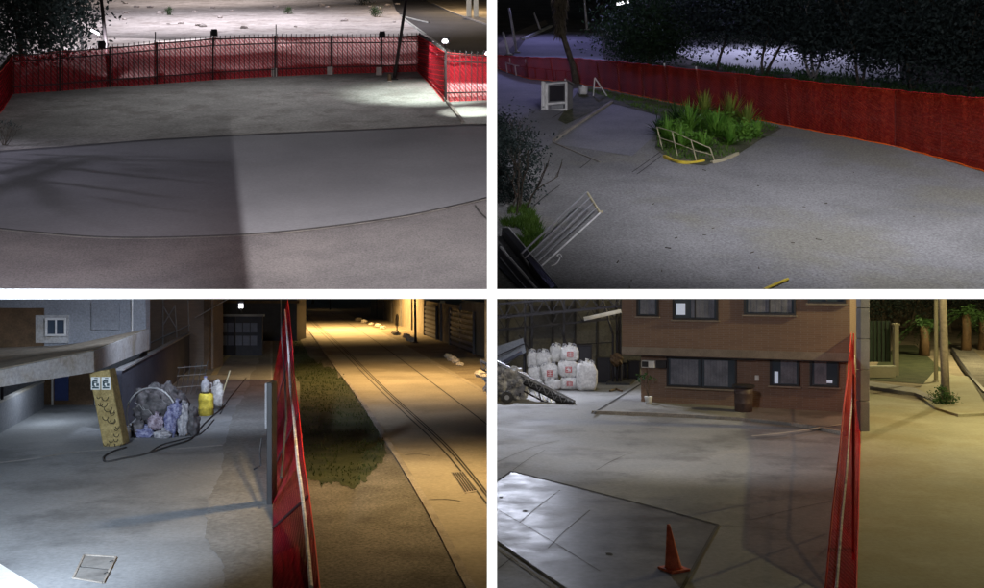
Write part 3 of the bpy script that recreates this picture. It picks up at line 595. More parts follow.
for x0, y0, x1, y1, lab in ((517, 53, 509, 8, 'tall pale post on the far left path, the taller of two'), (509, 55, 503, 32, 'short pale post on the far left path'), (541, 31, 534, 13, 'pale post beside the lit plaza kerb'), (587, 30, 584, -6, 'pale post behind the palm at the top')):
    pole('far_post', lab, x0, y0, x1, y1, .10, 'pale')
# far light strip on a roof edge
fs = thing('strip_light', 'white strip light glowing at the top behind the palm', 'lamp', at(622, 3, 75)); MB().beam(at(617, 4, 75), at(630, 1, 75), .3, .16).build('lit_strip', 'lampglow', fs)
MB().beam(at(616, 3, 75.2), at(631, 0, 75.2), .4, .2).build('housing', 'iron', fs); MB().tube([at(623, 5, 75.2), up(623, 30)], .08, 6).build('post', 'iron', fs)
# trees behind the netting
tree('round_tree', 'dense round dark green tree behind the netting right of the palm', up(648, 66), 5.2, (2.7, 2.4, 1.75), 15000, .17, leaf='leafr', ch=1.95, tr=.13, clumps=60)
TRS = [(764, 76, 5.2, (2.6, 2.2, 1.9), 3.2, 2, 'dark tree with twin stems before the bright paving, left of the row'), (716, 70, 5.6, (2.5, 2.2, 2.0), 3.4, 1, 'dark tree right beside the dense round tree'),
       (813, 81, 5, (1.6, 1.5, 1.7), 3.0, 3, 'pale stemmed slim tree in the gap of bright paving'), (860, 87, 5, (2.5, 2.2, 1.9), 2.9, 2, 'dark wide tree behind the netting right of the slim tree'),
       (912, 91, 5, (2.6, 2.2, 2.1), 2.6, 2, 'dark tree second from the right edge behind the netting'), (970, 97, 5, (2.8, 2.3, 2.3), 2.4, 2, 'dark tree at the right edge behind the netting')]
for x, y, h, cr, ch, stn, lab in TRS:
    tree('dark_tree', lab, up(x, y), h, cr, 8500, .19, ch=ch, stems=stn, tr=.085, trunk='pbark' if stn == 3 else 'bark', clumps=60, group='trees behind the red netting')
for x, y, s, lab in ((690, 24, 10, 'tall dark tree mass behind the round tree at the top'), (790, 26, 10, 'tall dark tree beyond the bright paving at the top'), (890, 34, 10, 'tall dark tree high at the top, right part'), (985, 40, 10, 'tall dark tree in the top right corner'), (600, 22, 6, 'dark far tree at the top behind the palm')):
    tree('far_tree', lab, up(x, y), s, (s * .55, 3, s * .34), 6500, .3, ch=s * .62, tr=.2, clumps=40, group='far trees of the upper right yard')
hp = [up(640 + 20 * i, 22 + 2.6 * i) for i in range(20)]
# island plants
PL = [(668, 142, 26, 1.0, 'leafv', 'spiky green agave at the left end of the island'), (690, 133, 40, 1.3, 'leafv', 'dense green yucca in the middle of the island'), (704, 117, 44, 1.15, 'leafy', 'tall yellow green yucca against the netting'), (730, 122, 44, 1.15, 'leafy', 'yellow green yucca right of the tall one'), (716, 138, 44, 1.15, 'leafv', 'full green yucca at the centre front of the island'), (680, 150, 30, .9, 'leafv', 'green agave right behind the left end of the tan railing'), (660, 135, 24, .85, 'leafg', 'dark green agave at the left tip of the island'),
      (747, 128, 34, 1.0, 'leafy', 'loose yellow green yucca at the right end of the island'), (730, 146, 30, .9, 'leafv', 'low green agave at the front right of the island'), (704, 152, 30, .8, 'leafv', 'low green agave behind the tan railing'), (677, 122, 22, .9, 'leafg', 'bluish green agave at the back left of the island'), (757, 138, 20, .8, 'leafv', 'small green agave at the right tip of the island')]
for x, y, n, ln, mt, lab in PL: rosette('agave_plant', lab, up(x, y), int(n * 2.4), ln * 1.12, .095, mt, 'plant', 'agaves on the planted island')
for x, y, w, lab in ((676, 138, .8, 'leafy green shrub in the left half of the island'), (712, 130, .9, 'bright leafy shrub in the middle of the island'), (742, 140, .8, 'leafy green shrub at the right of the island'), (694, 146, .7, 'low leafy shrub behind the tan railing')):
    b = up(x, y); t = thing('island_shrub', lab, 'shrub', b, 'shrubs on the planted island'); m = MB(); e = []
    for k in range(4): limbs(m, b, (R.gauss(0, .4), R.gauss(0, .4), 1), .25, .015, 1, e)
    m.build('stems', 'bark', t); foliage(b + Vector((0, 0, w * .35)), (w * .8, w * .7, w * .4), 1300, .11, 18).build('crown', 'leafv', t)
kerbline('island_kerb', [(664, 158), (676, 163), (690, 164.5), (704, 162.5)], up, .1, .1, 'yellow'); kerbline('island_kerb', [(712, 164), (724, 161), (738, 155)], up, .1, .1, 'tan')
ra = thing('tan_railing', 'low tan metal railing leaning in front of the island', 'railing', up(690, 160))
pp = [(663, 151, 127), (678, 157, 131), (697, 162, 140), (716, 163.5, 148)]
tops = []
for x, y, t in pp:
    b = up(x, y); q = at(x - 6, t, b.y); tops.append(q); MB().tube([b - Vector((0, 0, .03)), q], .018, 6).build('post', 'tan', ra)
for u in (1.0, .55):
    for i in range(3):
        a0, a1 = up(*pp[i][:2]), up(*pp[i + 1][:2]); MB().tube([a0.lerp(tops[i], u), a1.lerp(tops[i + 1], u)], .015, 6).build('rail', 'tan', ra)
# open tube gate, lower left
gt = thing('tube_gate', 'open tubular metal gate leaf in the lower left of the gate yard', 'gate', up(600, 213))
b1, b2 = up(600, 213, .05), up(534, 273, .05); t1, t2 = at(587, 192, b1.y + .15), at(521, 254, b2.y + .15)
for k in range(5):
    u = k / 4; MB().tube([b1.lerp(t1, u), b2.lerp(t2, u)], .016 if 0 < k < 4 else .022, 6).build('rail', 'pale' if k == 0 else 'steel', gt)
MB().tube([b1, t1], .032, 8).build('end_post', 'tan', gt); MB().tube([b2, t2], .025, 8).build('end_post', 'gatesteel', gt)
MB().tube([b1.lerp(b2, .5), t1.lerp(t2, .5)], .01, 6).build('brace', 'gatesteel', gt)
fo = up(600, 213); MB().box(fo + Vector((.03, 0, .03)), (.08, .2, .06)).build('foot', 'tan', gt)
# rope scrap, sticks, litter
tag(MB().tube(L2([(551, 266), (556, 264), (560, 258), (557, 256), (560, 254), (562, 258)], up, 5, .05), .015, 5).build('rope_scrap', 'white'), 'scrap of white rope on the ground beside the gate', 'rope')
tag(MB().tube([up(764, 289.5, .06), up(776, 284, .07), up(788, 279, .06)], .03, 6).build('yellow_stick', 'yellow'), 'yellow stick lying at the bottom edge of the gate yard', 'stick')
for k in range(20):
    x, y = R.uniform(600, 980), R.uniform(170, 288)
    if y < 150 + (x - 740) * .16: continue
    b = up(x, y, .03); a = R.uniform(0, 3.14); l = R.uniform(.02, .07)
    tag(MB().beam(b - Vector((math.cos(a) * l, math.sin(a) * l, SL * math.sin(a) * l)), b + Vector((math.cos(a) * l, math.sin(a) * l, SL * math.sin(a) * l)), .018, .018).build('twig', 'bark'), 'small dark twig lying on the asphalt of the gate yard', 'twig', 'twigs littering the gate yard')
# bush and grass at the left edge
def right_of_wall(m):
    for f in m.f:
        if any(m.v[i].x < .1 for i in f):
            c = m.v[f[0]]; d = .2 - 2 * min(m.v[i].x for i in f)
            for i in f: m.v[i].x += d
    return m
hb = thing('dark_bush', 'dark grey bush at the left edge of the gate yard', 'bush', up(508, 215)); m = MB(); e = []
for k in range(8): limbs(m, up(514 + R.uniform(-4, 12), 208 + R.uniform(-12, 8)), (R.gauss(0, .4), R.gauss(0, .4), 1), .8, .03, 2, e)
[setattr(v, 'x', max(v.x, .1)) for v in m.v]; m.build('stems', 'bark', hb); right_of_wall(foliage(up(512, 205) + Vector((0, 0.3, 1.0)), (.75, 1.0, 1.15), 4600, .085, 40)).build('crown', 'leafd', hb)
h2 = thing('dark_bush', 'smaller dark bush at the left edge below the kiosk', 'bush', up(505, 150)); m = MB(); e = []
for k in range(5): limbs(m, up(508 + R.uniform(-3, 8), 150), (R.gauss(0, .4), R.gauss(0, .4), 1), .6, .025, 2, e)
[setattr(v, 'x', max(v.x, .1)) for v in m.v]; m.build('stems', 'bark', h2); right_of_wall(foliage(up(506, 150) + Vector((0, 0, .55)), (.65, .9, .7), 2200, .09, 24)).build('crown', 'leafd', h2)
grass('gate_grass', 'bright green grass clump under the tube gate', [(500, 222), (512, 212), (526, 208), (538, 222), (543, 240), (530, 256), (514, 246)], up, 3500, .2, 'grassv', w=.018)
# dark eaves beam with white stripes in the corner
eb = thing('handrail_beam', 'black beam with white stripes in the corner beside the tube gate', 'beam', up(520, 270))
p0, p1 = up(505, 232, .15), up(554, 293, .15)
MB().beam(p0, p1, .16, .2).build('beam', 'black', eb)
MB().tube([p0 + Vector((.09, .03, .11)), p1 + Vector((.09, .03, .11))], .012, 6).build('stripe', 'pale', eb)
MB().tube([up(500.5, 247, .16), up(540, 293, .16)], .026, 6).build('stripe', 'white', eb)
MB().tube([up(500.5, 258, .1), up(530, 293, .1)], .012, 6).build('stripe', 'steel', eb)
MB().prism([up(499, 246), up(540, 291), up(520, 291), up(499, 270)], .06).build('ledge', 'frame', eb)

# ================================================================== LOWER LEFT: house yard and street
RD = -0.213                                             # both boundary walls and the street run this way
def bl_line(p, Y): return Vector((p.x + RD * (Y - p.y), Y, p.z))
fL = [(272.5, 600), (272.5, 505), (272.5, 446), (272.5, 380), (272.5, 330), (271, 308)]
sheet('yard_concrete', [(-40, 600)] + [(x, y) for x, y in fL] + [(200, 308), (-60, 380)], low, 'yard', .012)
ypp = []
for p in dense([(x, y, 0) for x, y in [(226, 600), (222, 560), (205, 540), (208, 500), (222, 470), (224, 448), (230, 420), (246, 390), (258, 360), (270, 330), (272, 446), (272, 600)]], 2.0): ypp.append((p.x + (0 if p.x > 262 else 3.5 * mnoise.noise(Vector((p.x * .12, p.y * .12, 2))) + 2.5 * mnoise.noise(Vector((p.x * .5, p.y * .5, 7)))), p.y))
sheet('yard_patch', ypp, low, mk('patched_concrete', (0.16, 0.165, 0.165), (0.22, 0.225, 0.225), 0.6, 0.85, 0.5, 8, speck=0.3), .018)
lineseg('pale_scuff', [(-4, 463), (30, 459), (75, 452), (122, 449)], low, .22, 'canopy', .02); lineseg('pale_scuff', [(170, 449), (200, 447), (222, 445)], low, .2, 'canopy', .022)
rdl = [(296, 311), (301, 319), (316, 340), (334, 365), (360, 400), (390, 446), (430, 512), (468, 585), (476, 600)]
rdr = [(312, 300), (326, 304), (342, 311), (380, 331), (418, 352), (452, 371), (486, 391)]
sheet('verge_gravel', fL[:1] + [(300, 600)] + list(reversed(rdl)) + list(reversed(fL)), low, 'gravel', .006)
vg = [(287, 322), (295, 324), (300, 340), (310, 358), (325, 366), (337, 372), (350, 386), (358, 400), (372, 420), (384, 442), (386, 458), (376, 468), (366, 480), (352, 489), (338, 482), (322, 484), (305, 478), (302, 446), (295, 380)]
vgr = []
for i, p in enumerate(dense([(x, y, 0) for x, y in vg] + [(*vg[0], 0)], 1.6)[:-1]):
    j = mnoise.noise(Vector((p.x * .3, p.y * .3, 1))) * 4.5 + mnoise.noise(Vector((p.x * .9, p.y * .9, 5))) * 2.5; c0 = Vector((330, 410, 0)); q0 = p + (p - c0).normalized() * j
    vgr.append((max(q0.x, 290 if q0.y < 380 else 300), q0.y))
sheet('grass_verge', vgr, low, 'lawn', .016)
grass('verge_lawn', 'patchy dark grass verge between red fence and street', vgr, low, 22000, .09, 'grass', w=.035)
sheet('street', list(reversed(rdl)) + [(300, 300)] + rdr + [(488, 391), (488, 600)], low, 'street', .014)
kerbline('street_kerb', rdl, low, .16, .06); lineseg('street_edge', [(a, b + 3) for a, b in rdr], low, .10, 'kerb', .02)
for off in (0, 6, 9):
    lineseg('street_joint', [(303 + off * .4, 314), (309 + off * .5, 321), (342 + off * .7, 352), (383 + off * .8, 393), (434 + off, 441), (460 + off, 470), (487 + off, 504)], low, .05, 'joint', .024)
lineseg('street_joint', [(330, 312), (350, 324), (384, 347), (418, 372), (450, 396), (488, 425)], low, .06, 'joint', .024)
for y0, x0, x1 in ((500, 425, 460), (455, 405, 430)):
    lineseg('street_crack', [(x0, y0), ((x0 + x1) / 2, y0 - 1), (x1, y0 + 1)], low, .04, 'joint', .024)
# drain grate
dg = thing('drain_grate', 'dark slotted drain grate set in the street', 'drain', low(463, 481))
q = [low(451, 472, .03), low(463, 471, .03), low(477, 491, .03), low(465, 493, .03)]
MB().prism([p - Vector((0, 0, .02)) for p in q], .016).build('frame', 'kerb', dg)
for k in range(5):
    u = (k + .5) / 5; MB().beam(q[0].lerp(q[1], u).lerp(q[3].lerp(q[2], u), .06), q[0].lerp(q[1], u).lerp(q[3].lerp(q[2], u), .94), .03, .02).build('slot', 'black', dg)
# manhole with two lids
mh = thing('manhole', 'square double lid manhole cover near the bottom of the yard', 'manhole', low(94, 568))
mq = [low(84, 555, .03), low(116, 557, .03), low(103, 583, .03), low(73, 578, .03)]
for i in range(4): MB().beam(mq[i], mq[(i + 1) % 4], .035, .02).build('frame', 'kerb', mh)
for a, b in ((.04, .48), (.52, .96)):
    P = [mq[0].lerp(mq[3], a), mq[1].lerp(mq[2], a), mq[1].lerp(mq[2], b), mq[0].lerp(mq[3], b)]
    lid = MB().prism([p - Vector((0, 0, .02)) for p in P], .016).build('lid', 'yardR', mh)
    c = sum(P, Vector()) / 4; MB().tube([c + Vector((.22, 0, .0)), c + Vector((.27, 0, .03)), c + Vector((.32, 0, 0))], .01, 5).build('handle', 'joint', lid)
lineseg('manhole_gap', [(79, 566.5), (94, 568), (109, 569.5)], low, .03, 'joint', .034)
# white corner ledge
tag(MB().prism([low(-8, 560), low(0, 565.5), low(38, 589), low(44, 596), low(-8, 610)], .03).build('corner_ledge', 'white'), 'white ledge cutting the bottom left corner of the yard', 'ledge')

# house
HY = 40.0
hs = thing('house', 'blue grey two storey house with a pale concrete porch canopy', 'house', (-15, 32, 0))
xR = -13.85
MB().box(((-27 + xR) / 2, HY + .25, 4.1), (xR + 27, .5, 3.8)).build('upper_wall', 'house', hs)
MB().box(((-27 - 14.1) / 2, HY + .25, 1.1), (27 - 14.1, .5, 2.199)).build('lower_wall', 'house', hs)
# canopy
CT = [at(-8, 371.8, 25.6), at(94, 351, 29.8), at(149, 329, 38.5), at(149, 335, 39.95), at(60, 346, 39.95), at(-60, 351, 39.95), at(-60, 381, 25.0)]
CB = [at(-8, 388.5, 25.6), at(94, 372, 29.8), at(149, 349.5, 38.5), at(149, 350, 39.95), at(60, 366, 39.95), at(-60, 372, 39.95), at(-60, 397, 25.0)]
def ring_solid(T, B):
    n = len(T); m = MB(); ct = sum(T, Vector()) / n; cb2 = sum(B, Vector()) / n
    return m.add(T + B + [ct, cb2], [(i, (i + 1) % n, 2 * n) for i in range(n)] + [(n + (i + 1) % n, n + i, 2 * n + 1) for i in range(n)] + [(n + i, n + (i + 1) % n, (i + 1) % n, i) for i in range(n)])
cn = ring_solid(CT, CB).build('canopy', 'canopy', hs)
ctr = sum(CT, Vector()) / len(CT)
ring_solid([p.lerp(ctr, .03) + Vector((0, 0, .03)) for p in CT], [p.lerp(ctr, .03) + Vector((0, 0, .004)) for p in CT]).build('canopy_top', 'canopytop', cn)
for k in range(3): MB().tube([at(-4 + k * 4, 365 - k * 4, 29 + 2 * k), at(30 + k * 6, 357 - k * 4, 31 + 2 * k)], .03, 5).build('roof_pipe', 'canopy', cn)
# pillar painted as bark, two boards on it
b0 = low(113, 447); pr = MB()
pb0, pt0 = Vector((b0.x, b0.y + .3, 0)), Vector(((102.5 - CX) / F * (b0.y + .3), b0.y + .3, 2.268))
pl_ = MB().beam(pb0, pt0, .62, .55, (0, 1, 0)).build('pillar', 'camo', hs, bevel=.04)
for k in range(18):
    u = R.uniform(.03, .7); x = R.uniform(-.25, .25); c = pb0.lerp(pt0, u) + Vector((x, -.285, 0)); s = R.uniform(.05, .13)
    A = [c + Vector((s * math.cos(t), -.004 * (k % 5), -s * 1.2 * math.sin(t))) for t in [i * math.pi / 5 for i in range(6)]]
    MB().tube(A, .012, 5).build('bark_stroke', 'camod', pl_)
for x in (-.155, .155):
    c = pb0.lerp(pt0, .84) + Vector((x, -.295, 0)); sb = MB().box(c, (.27, .03, .38)).build('sign_board', 'poster', pl_)
    for dx, dz, w, h in ((0, .06, .12, .1), (-.07, .0, .06, .16), (.06, -.04, .08, .08), (0, -.13, .2, .05), (.02, .15, .1, .03), (-.04, -.08, .05, .04)):
        MB().box(c + Vector((dx, -.018, dz)), (w, .006, h)).build('print_mark', 'posterd', sb)
    MB().lathe([(.05, 0), (.05, .008)], c + Vector((0, -.024, .05)), 12).build('print_mark', 'poster', sb)
# under the canopy
MB().box((at(68, 395, HY).x, HY - .06, 1.1), (2.1, .1, 2.2)).build('door', 'wood', hs); MB().box((at(63, 395, HY).x, HY - .12, 1.15), (.55, .06, 1.9)).build('curtain', 'bluedoor', hs)
MB().box((at(54, 395, HY).x, HY - .13, 1.1), (.06, .08, 2.2)).build('door_frame', 'pale', hs)
MB().box((at(20, 395, HY).x, HY - .05, 1.2), (1.9, .1, 1.9)).build('wall_panel', 'house', hs)
MB().beam(low(-8, 437) + Vector((0, 0, .5)), low(42, 408.5) + Vector((0, 0, .5)), .15, 1.0).build('parapet', 'house', hs); MB().beam(low(-8, 437) + Vector((0, 0, 1.04)), low(42, 408.5) + Vector((0, 0, 1.04)), .2, .06).build('parapet_cap', 'canopy', hs)
MB().tube([low(2, 432) + Vector((0, 0, 1.0)), low(2, 432) + Vector((0, 0, 2.2))], .05, 6).build('downpipe', 'frame', hs)
# upper windows
def win_on(parent, px0, py0, px1, py1, Y, frame='frame', glass='glass', mull=1, fw=.06, name='window', lit=None, sill=None):
    a, b = at(px0, py0, Y), at(px1, py1, Y); cx, cz = (a.x + b.x) / 2, (a.z + b.z) / 2; w, h = abs(b.x - a.x), abs(a.z - b.z)
    wn = MB().box((cx, Y - .01, cz), (w, .05, h)).build(name, glass, parent)
    for s in (-1, 1):
        MB().box((cx + s * (w - fw) / 2, Y - .055, cz), (fw, .07, h)).build('frame', frame, wn); MB().box((cx, Y - .053, cz + s * (h - fw) / 2), (w - 2 * fw, .07, fw)).build('frame', frame, wn)
    for k in range(mull): MB().box((cx - w / 2 + w * (k + 1) / (mull + 1), Y - .05, cz), (fw * .7, .06, h - 2 * fw)).build('mullion', frame, wn)
    if sill: MB().box((cx, Y - .1, cz - h / 2 - .05), (w + .2, .2, .1)).build('sill', sill, wn)
    return wn
MB().box((at(53, 330, HY).x, HY - .05, at(53, 329, HY).z), (1.3, .12, 1.1)).build('window_surround', 'canopy', hs)
win_on(hs, 46, 318, 67, 336, HY - .12, 'pale', 'glass', 1, .08, 'window')
MB().box((at(12, 330, HY).x, HY - .04, at(12, 328, HY).z), (2.6, .1, 1.6)).build('recess_panel', 'wood', hs)
MB().box((at(106, 330, HY).x, HY - .04, at(106, 316, HY).z), (1.1, .08, 1.1)).build('wall_patch', 'house', hs)
MB().tube([(at(133, 300, HY).x, HY - .1, 2.9), (at(133, 300, HY).x, HY - .1, 5)], .035, 6).build('downpipe', 'pale', hs)
# boundary wall along the yard
w0, w1 = low(119, 431), low(206, 353)
bw = thing('yard_wall', 'dark blue boundary wall running back from the porch pillar', 'wall', w0)
MB().beam(w0 + Vector((0, 0, 1.0)), w1 + Vector((0, 0, .97)), .2, 2.0).build('wall_panel', 'navy', bw); MB().beam(w0 + Vector((.03, 0, 2.03)), w1 + Vector((.03, 0, 1.98)), .26, .06).build('coping', 'wallgrey', bw)
MB().box(low(206, 354) + Vector((.1, 0, 1.1)), (.5, .4, 2.2)).build('end_pier', 'canopy', bw)
MB().beam(low(121, 441) + Vector((0, 0, .12)), low(150, 424) + Vector((0, 0, .12)), .3, .24).build('plinth', 'canopy', bw)
# raw brick building behind with bars
rb_ = thing('brick_building', 'unfinished brick building with steel bars beyond the yard wall', 'building', (-17.5, 56, 0))
MB().box((-17.4, 57, 3), (3.6, 2, 6)).build('wall_panel', 'rustbrick', rb_); MB().box((-15.9, 55.9, 3), (.35, .3, 6)).build('corner_pier', 'wood', rb_)
for x0, y0, x1, y1 in ((150, 343, 190, 325), (163, 300, 163, 345), (175, 305, 177, 340), (163, 325, 175, 306), (163, 306, 176, 328), (188, 300, 189, 332), (150, 330, 150, 350), (145, 300, 145, 332)):
    MB().tube([at(x0, y0, 55.7), at(x1, y1, 55.7)], .04, 6).build('steel_bar', 'wallgrey', rb_)
MB().tube([at(195, 318, 55.5), at(228, 299, 55.5)], .03, 6).build('guy_wire', 'wallgrey', rb_)
db = thing('dark_building', 'dark building at the far end of the house yard', 'building', (-18, 82, 0)); MB().box((-22.5, 84, 4), (13, 4, 8)).build('wall', 'gated', db); MB().box((-22.5, 82.5, 3.2), (13.4, 1.2, .2)).build('ledge', 'wood', db)
# panelled yard gate
gY = 66.0; g0, g1 = at(208, 355, gY).x, at(262, 355, gY).x
gg = thing('panel_gate', 'dark panelled metal gate closing the far end of the yard', 'gate', ((g0 + g1) / 2, gY, 0))
MB().box(((g0 + g1) / 2, gY + .1, 1.3), (g1 - g0, .08, 2.6)).build('backing', 'gated', gg)
for r_ in range(2):
    for k in range(6):
        x = g0 + .3 + (k + .5) * (g1 - g0 - .6) / 6; MB().box((x, gY + .03, 1.0 + r_ * .85), (.42, .06, .62)).build('panel', 'gatep', gg)
MB().box(((g0 + g1) / 2, gY, 2.66), (g1 - g0 + .3, .3, .14)).build('lintel', 'wallgrey', gg)
for k in range(3): MB().box((g0 + (k) * (g1 - g0) / 2, gY - .02, 1.3), (.09, .1, 2.6)).build('stile', 'frame', gg)
tl = thing('far_lamp', 'white lamp glowing over the far yard gate', 'lamp', at(241, 303, 80)); MB().box(at(241, 306, 80), (.3, .2, .35)).build('lit_lens', 'lampglow', tl); MB().box(at(241, 305, 80.2), (.5, .3, .6)).build('housing', 'frame', tl); MB().tube([at(241, 305, 80.2), low(241, 345)], .08, 6).build('post', 'iron', tl)
# covered heap
hp0 = low(157, 436); hpo = thing('covered_heap', 'heap covered with a dark crumpled tarp by the blue wall', 'heap', hp0)
MB().blob(hp0 + Vector((-.05, .5, .82)), (.86, .7, .84), 3, .30, 2.2, 64, 40, True, .8, -.32).build('tarp', 'tarp', hpo, True)
MB().tube([hp0 + Vector((-.1, -.25, .75)) + Vector((.78 * math.cos(t), 0, .82 * math.sin(t))) for t in [i * math.pi / 14 - .2 for i in range(19)]], .03, 6).build('hoop', 'steel', hpo, True)
for k in range(5):
    x = R.uniform(-.7, .5); z = R.uniform(.3, 1.3); A = [hp0 + Vector((x + j * .09, -.28 - .05 * math.sin(j), z - j * R.uniform(.04, .12))) for j in range(5)]
    MB().tube(A, .010, 5).build('rope', 'wallgrey', hpo)
SK = [(-.25, -.35, .16, .34, .2, .16, 'sackb', 'blue sack lying in front of the covered heap'), (.55, -.3, .42, .2, .26, .5, 'sackb', 'upright blue and white sack against the covered heap'), (.86, -.1, .55, .2, .24, .55, 'sackw', 'tall pale sack at the right side of the heap'), (.35, -.5, .12, .3, .18, .13, 'sackw', 'white sack lying at the foot of the heap'), (1.15, .1, .42, .2, .3, .42, 'tarp', 'dark sack behind the pale sack by the heap'), (.72, -.28, .85, .18, .18, .3, 'sackb', 'blue sack stacked on top between the upright sacks'), (.1, -.42, .5, .26, .16, .24, 'sackp', 'mauve striped sack leaning on the middle of the heap'), (-.5, -.3, .3, .22, .16, .26, 'tarp', 'dark bag at the left foot of the heap')]
for i, (x, y, z, a, b, c, mt, lab) in enumerate(SK):
    t = thing('sack', lab, 'sack', hp0 + Vector((x, y, 0)), 'sacks around the covered heap')
    MB().blob(hp0 + Vector((x, y, c * .98 + max(0, z - c))), (a, b, c), i + 11, .35, 2.4, 30, 20, True, .75, -.3).build('body', mt, t, True)
    MB().tube([hp0 + Vector((x, y, c * 1.9 + max(0, z - c))), hp0 + Vector((x + .05, y, c * 1.9 + .1 + max(0, z - c)))], [.05, .08], 6).build('tied_neck', mt, t)
# wire net frame behind heap
nf = low(188, 395); wf = thing('wire_frame', 'folded wire frame leaning on the blue wall behind the heap', 'frame', nf)
for k in range(6): MB().tube([nf + Vector((-.6 + k * .22, .2, 0)), nf + Vector((-.5 + k * .25, .4, 1.2 + .05 * k))], .018, 5).build('wire', 'frame', wf)
for z in (.3, .8, 1.15): MB().tube([nf + Vector((-.58, .2 + z * .15, z)), nf + Vector((.7, .2 + z * .15, z + .1))], .018, 5).build('wire', 'steel', wf)
# yellow drum, white jug, cloth
yd = low(206, 415.5); yo = thing('yellow_drum', 'yellow plastic drum standing in the yard', 'drum', yd)
MB().lathe([(.24, 0), (.27, .03), (.27, .25), (.285, .28), (.27, .31), (.27, .56), (.285, .59), (.27, .62), (.26, .78), (.22, .82)], yd, 20).build('body', 'ydrum', yo, True)
MB().lathe([(.12, .82), (.12, .86)], yd, 12).build('lid', 'black', yo)
jg = yd + Vector((-.02, 0, .86)); jo = thing('white_jug', 'white jug standing on the yellow drum', 'jug', jg)
MB().lathe([(.1, 0), (.16, .04), (.17, .3), (.12, .42), (.06, .48), (.06, .56)], jg, 14).build('body', 'sackw', jo, True); MB().lathe([(.07, .54), (.07, .6)], jg, 10).build('cap', 'sackb', jo)
MB().tube([jg + Vector((.13, 0, .36)), jg + Vector((.24, 0, .32)), jg + Vector((.24, 0, .16)), jg + Vector((.16, 0, .12))], .02, 6).build('handle', 'sackw', jo)
cl = low(217, 410); co = thing('cloth_bundle', 'pale cloth and stick bundle behind the yellow drum', 'bundle', cl)
MB().blob(cl + Vector((0, .1, .55)), (.22, .2, .55), 5, .5, 2.6, 18, 14).build('cloth', 'clothw', co, True); MB().tube([cl + Vector((.05, 0, .1)), cl + Vector((.45, .2, 1.5))], .03, 6).build('stick', 'tan', co)
# hoses on the ground
tag(MB().tube([p + Vector((0, 0, 0)) for p in L2([(126, 447.5), (114, 451), (104.5, 456), (103.5, 460), (108, 461.5), (125, 458), (143, 454.6), (170, 446), (191, 439), (204, 424), (222, 408)], low, 6, .035)], .028, 6).build('hose', 'rubber', smooth=True), 'black hose looping in front of the porch pillar', 'hose')
tag(MB().tube(L2([(150, 452), (162, 445), (180, 440), (200, 434), (214, 420)], low, 6, .03), .022, 6).build('hose', 'rubber', smooth=True), 'short black hose lying below the heap', 'hose')
tag(MB().tube(L2([(220, 414), (228, 400), (238, 388), (246, 378)], low, 6, .03), .022, 6).build('cable', 'rubber', smooth=True), 'black cable running back from the yellow drum', 'cable')
lineseg('yellow_strip', [(214, 375), (222, 362), (232, 353)], low, .3, 'tan', .02)
# open gate leaf edge with chain
gp = low(267, 506); go = thing('gate_leaf', 'dark steel gate leaf standing edge on left of the red fence', 'gate', gp)
MB().box(gp + Vector((.04, .3, 1.36)), (.12, .5, 2.72)).build('leaf', 'black', go, bevel=.01); MB().box(gp + Vector((-.05, .32, 2.2)), (.05, .4, 1.0)).build('pale_trim', 'wallgrey', go)
MB().tube([gp + Vector((-.11, -.02, 1.5)), gp + Vector((-.15, -.05, 1.2)), gp + Vector((-.12, -.05, .9)), gp + Vector((-.28, -.05, .82))], .02, 6).build('chain', 'black', go)
# sagging red netting fence
YS = [16.0, 18.0, 20.0, 22.2, 26.0, 30.0, 36.0, 43.0, 50.0]
def lerp_t(tab, Y):
    for (a, va), (b, vb) in zip(tab[:-1], tab[1:]):
        if Y <= b: return va + (vb - va) * (Y - a) / (b - a)
    return tab[-1][1]
hz = [(16, .02), (22.2, 1.05), (30, 2.05), (50, 4.1)]; pxr = [(16, 320), (22.2, 303.5), (30, 294.5), (50, 287.5)]
Lb = [Vector(((273 - CX) / F * Y, Y, .03)) for Y in YS]; Tt = [Vector(((lerp_t(pxr, Y) - CX) / F * Y, Y, lerp_t(hz, Y))) for Y in YS]
rf = thing('red_net_fence', 'leaning red netting fence between yard and street, sagging low in front', 'fence', Lb[3])
for i in range(len(YS) - 1):
    mm = MB(); rows = []
    for k in range(7):
        u = k / 6; bow = Vector((.05 * math.sin(u * 9 + i), 0, .05 * math.sin(u * 7 + i * 2))) * (0 if k in (0, 6) else 1)
        rows.append([Lb[i].lerp(Tt[i], u), Lb[i].lerp(Lb[i + 1], .5).lerp(Tt[i].lerp(Tt[i + 1], .5), u) + bow, Lb[i + 1].lerp(Tt[i + 1], u)])
    for k in range(6): mm.strip(rows[k], rows[k + 1])
    net = mm.build('red_netting', 'netBL', rf, True); md = net.modifiers.new('thick', 'SOLIDIFY'); md.thickness = .004
    MB().tube([Tt[i], Tt[i + 1]], .014, 5).build('edge_cord', 'redcord', net)
    inn = lambda j, u: Lb[j].lerp(Tt[j], u) + Vector((-.02, 0, .06))
    MB().tube([inn(i, .84), inn(i + 1, .84)], .04, 6).build('top_rail', 'clothw', rf)
    if i % 2 == 0 and i > 1: MB().tube([Lb[i], Tt[i]], .03, 6).build('stake', 'iron', rf)
MB().tube([Tt[8] + Vector((-.3, -.2, 0)), Tt[6] + Vector((-.35, -.2, .3)), Tt[5] + Vector((-.25, -.15, 0)), Tt[4] + Vector((-.3, -.15, -.1)), Lb[3] + Vector((.2, -.1, .6))], .03, 6).build('rope', 'rubber', rf)
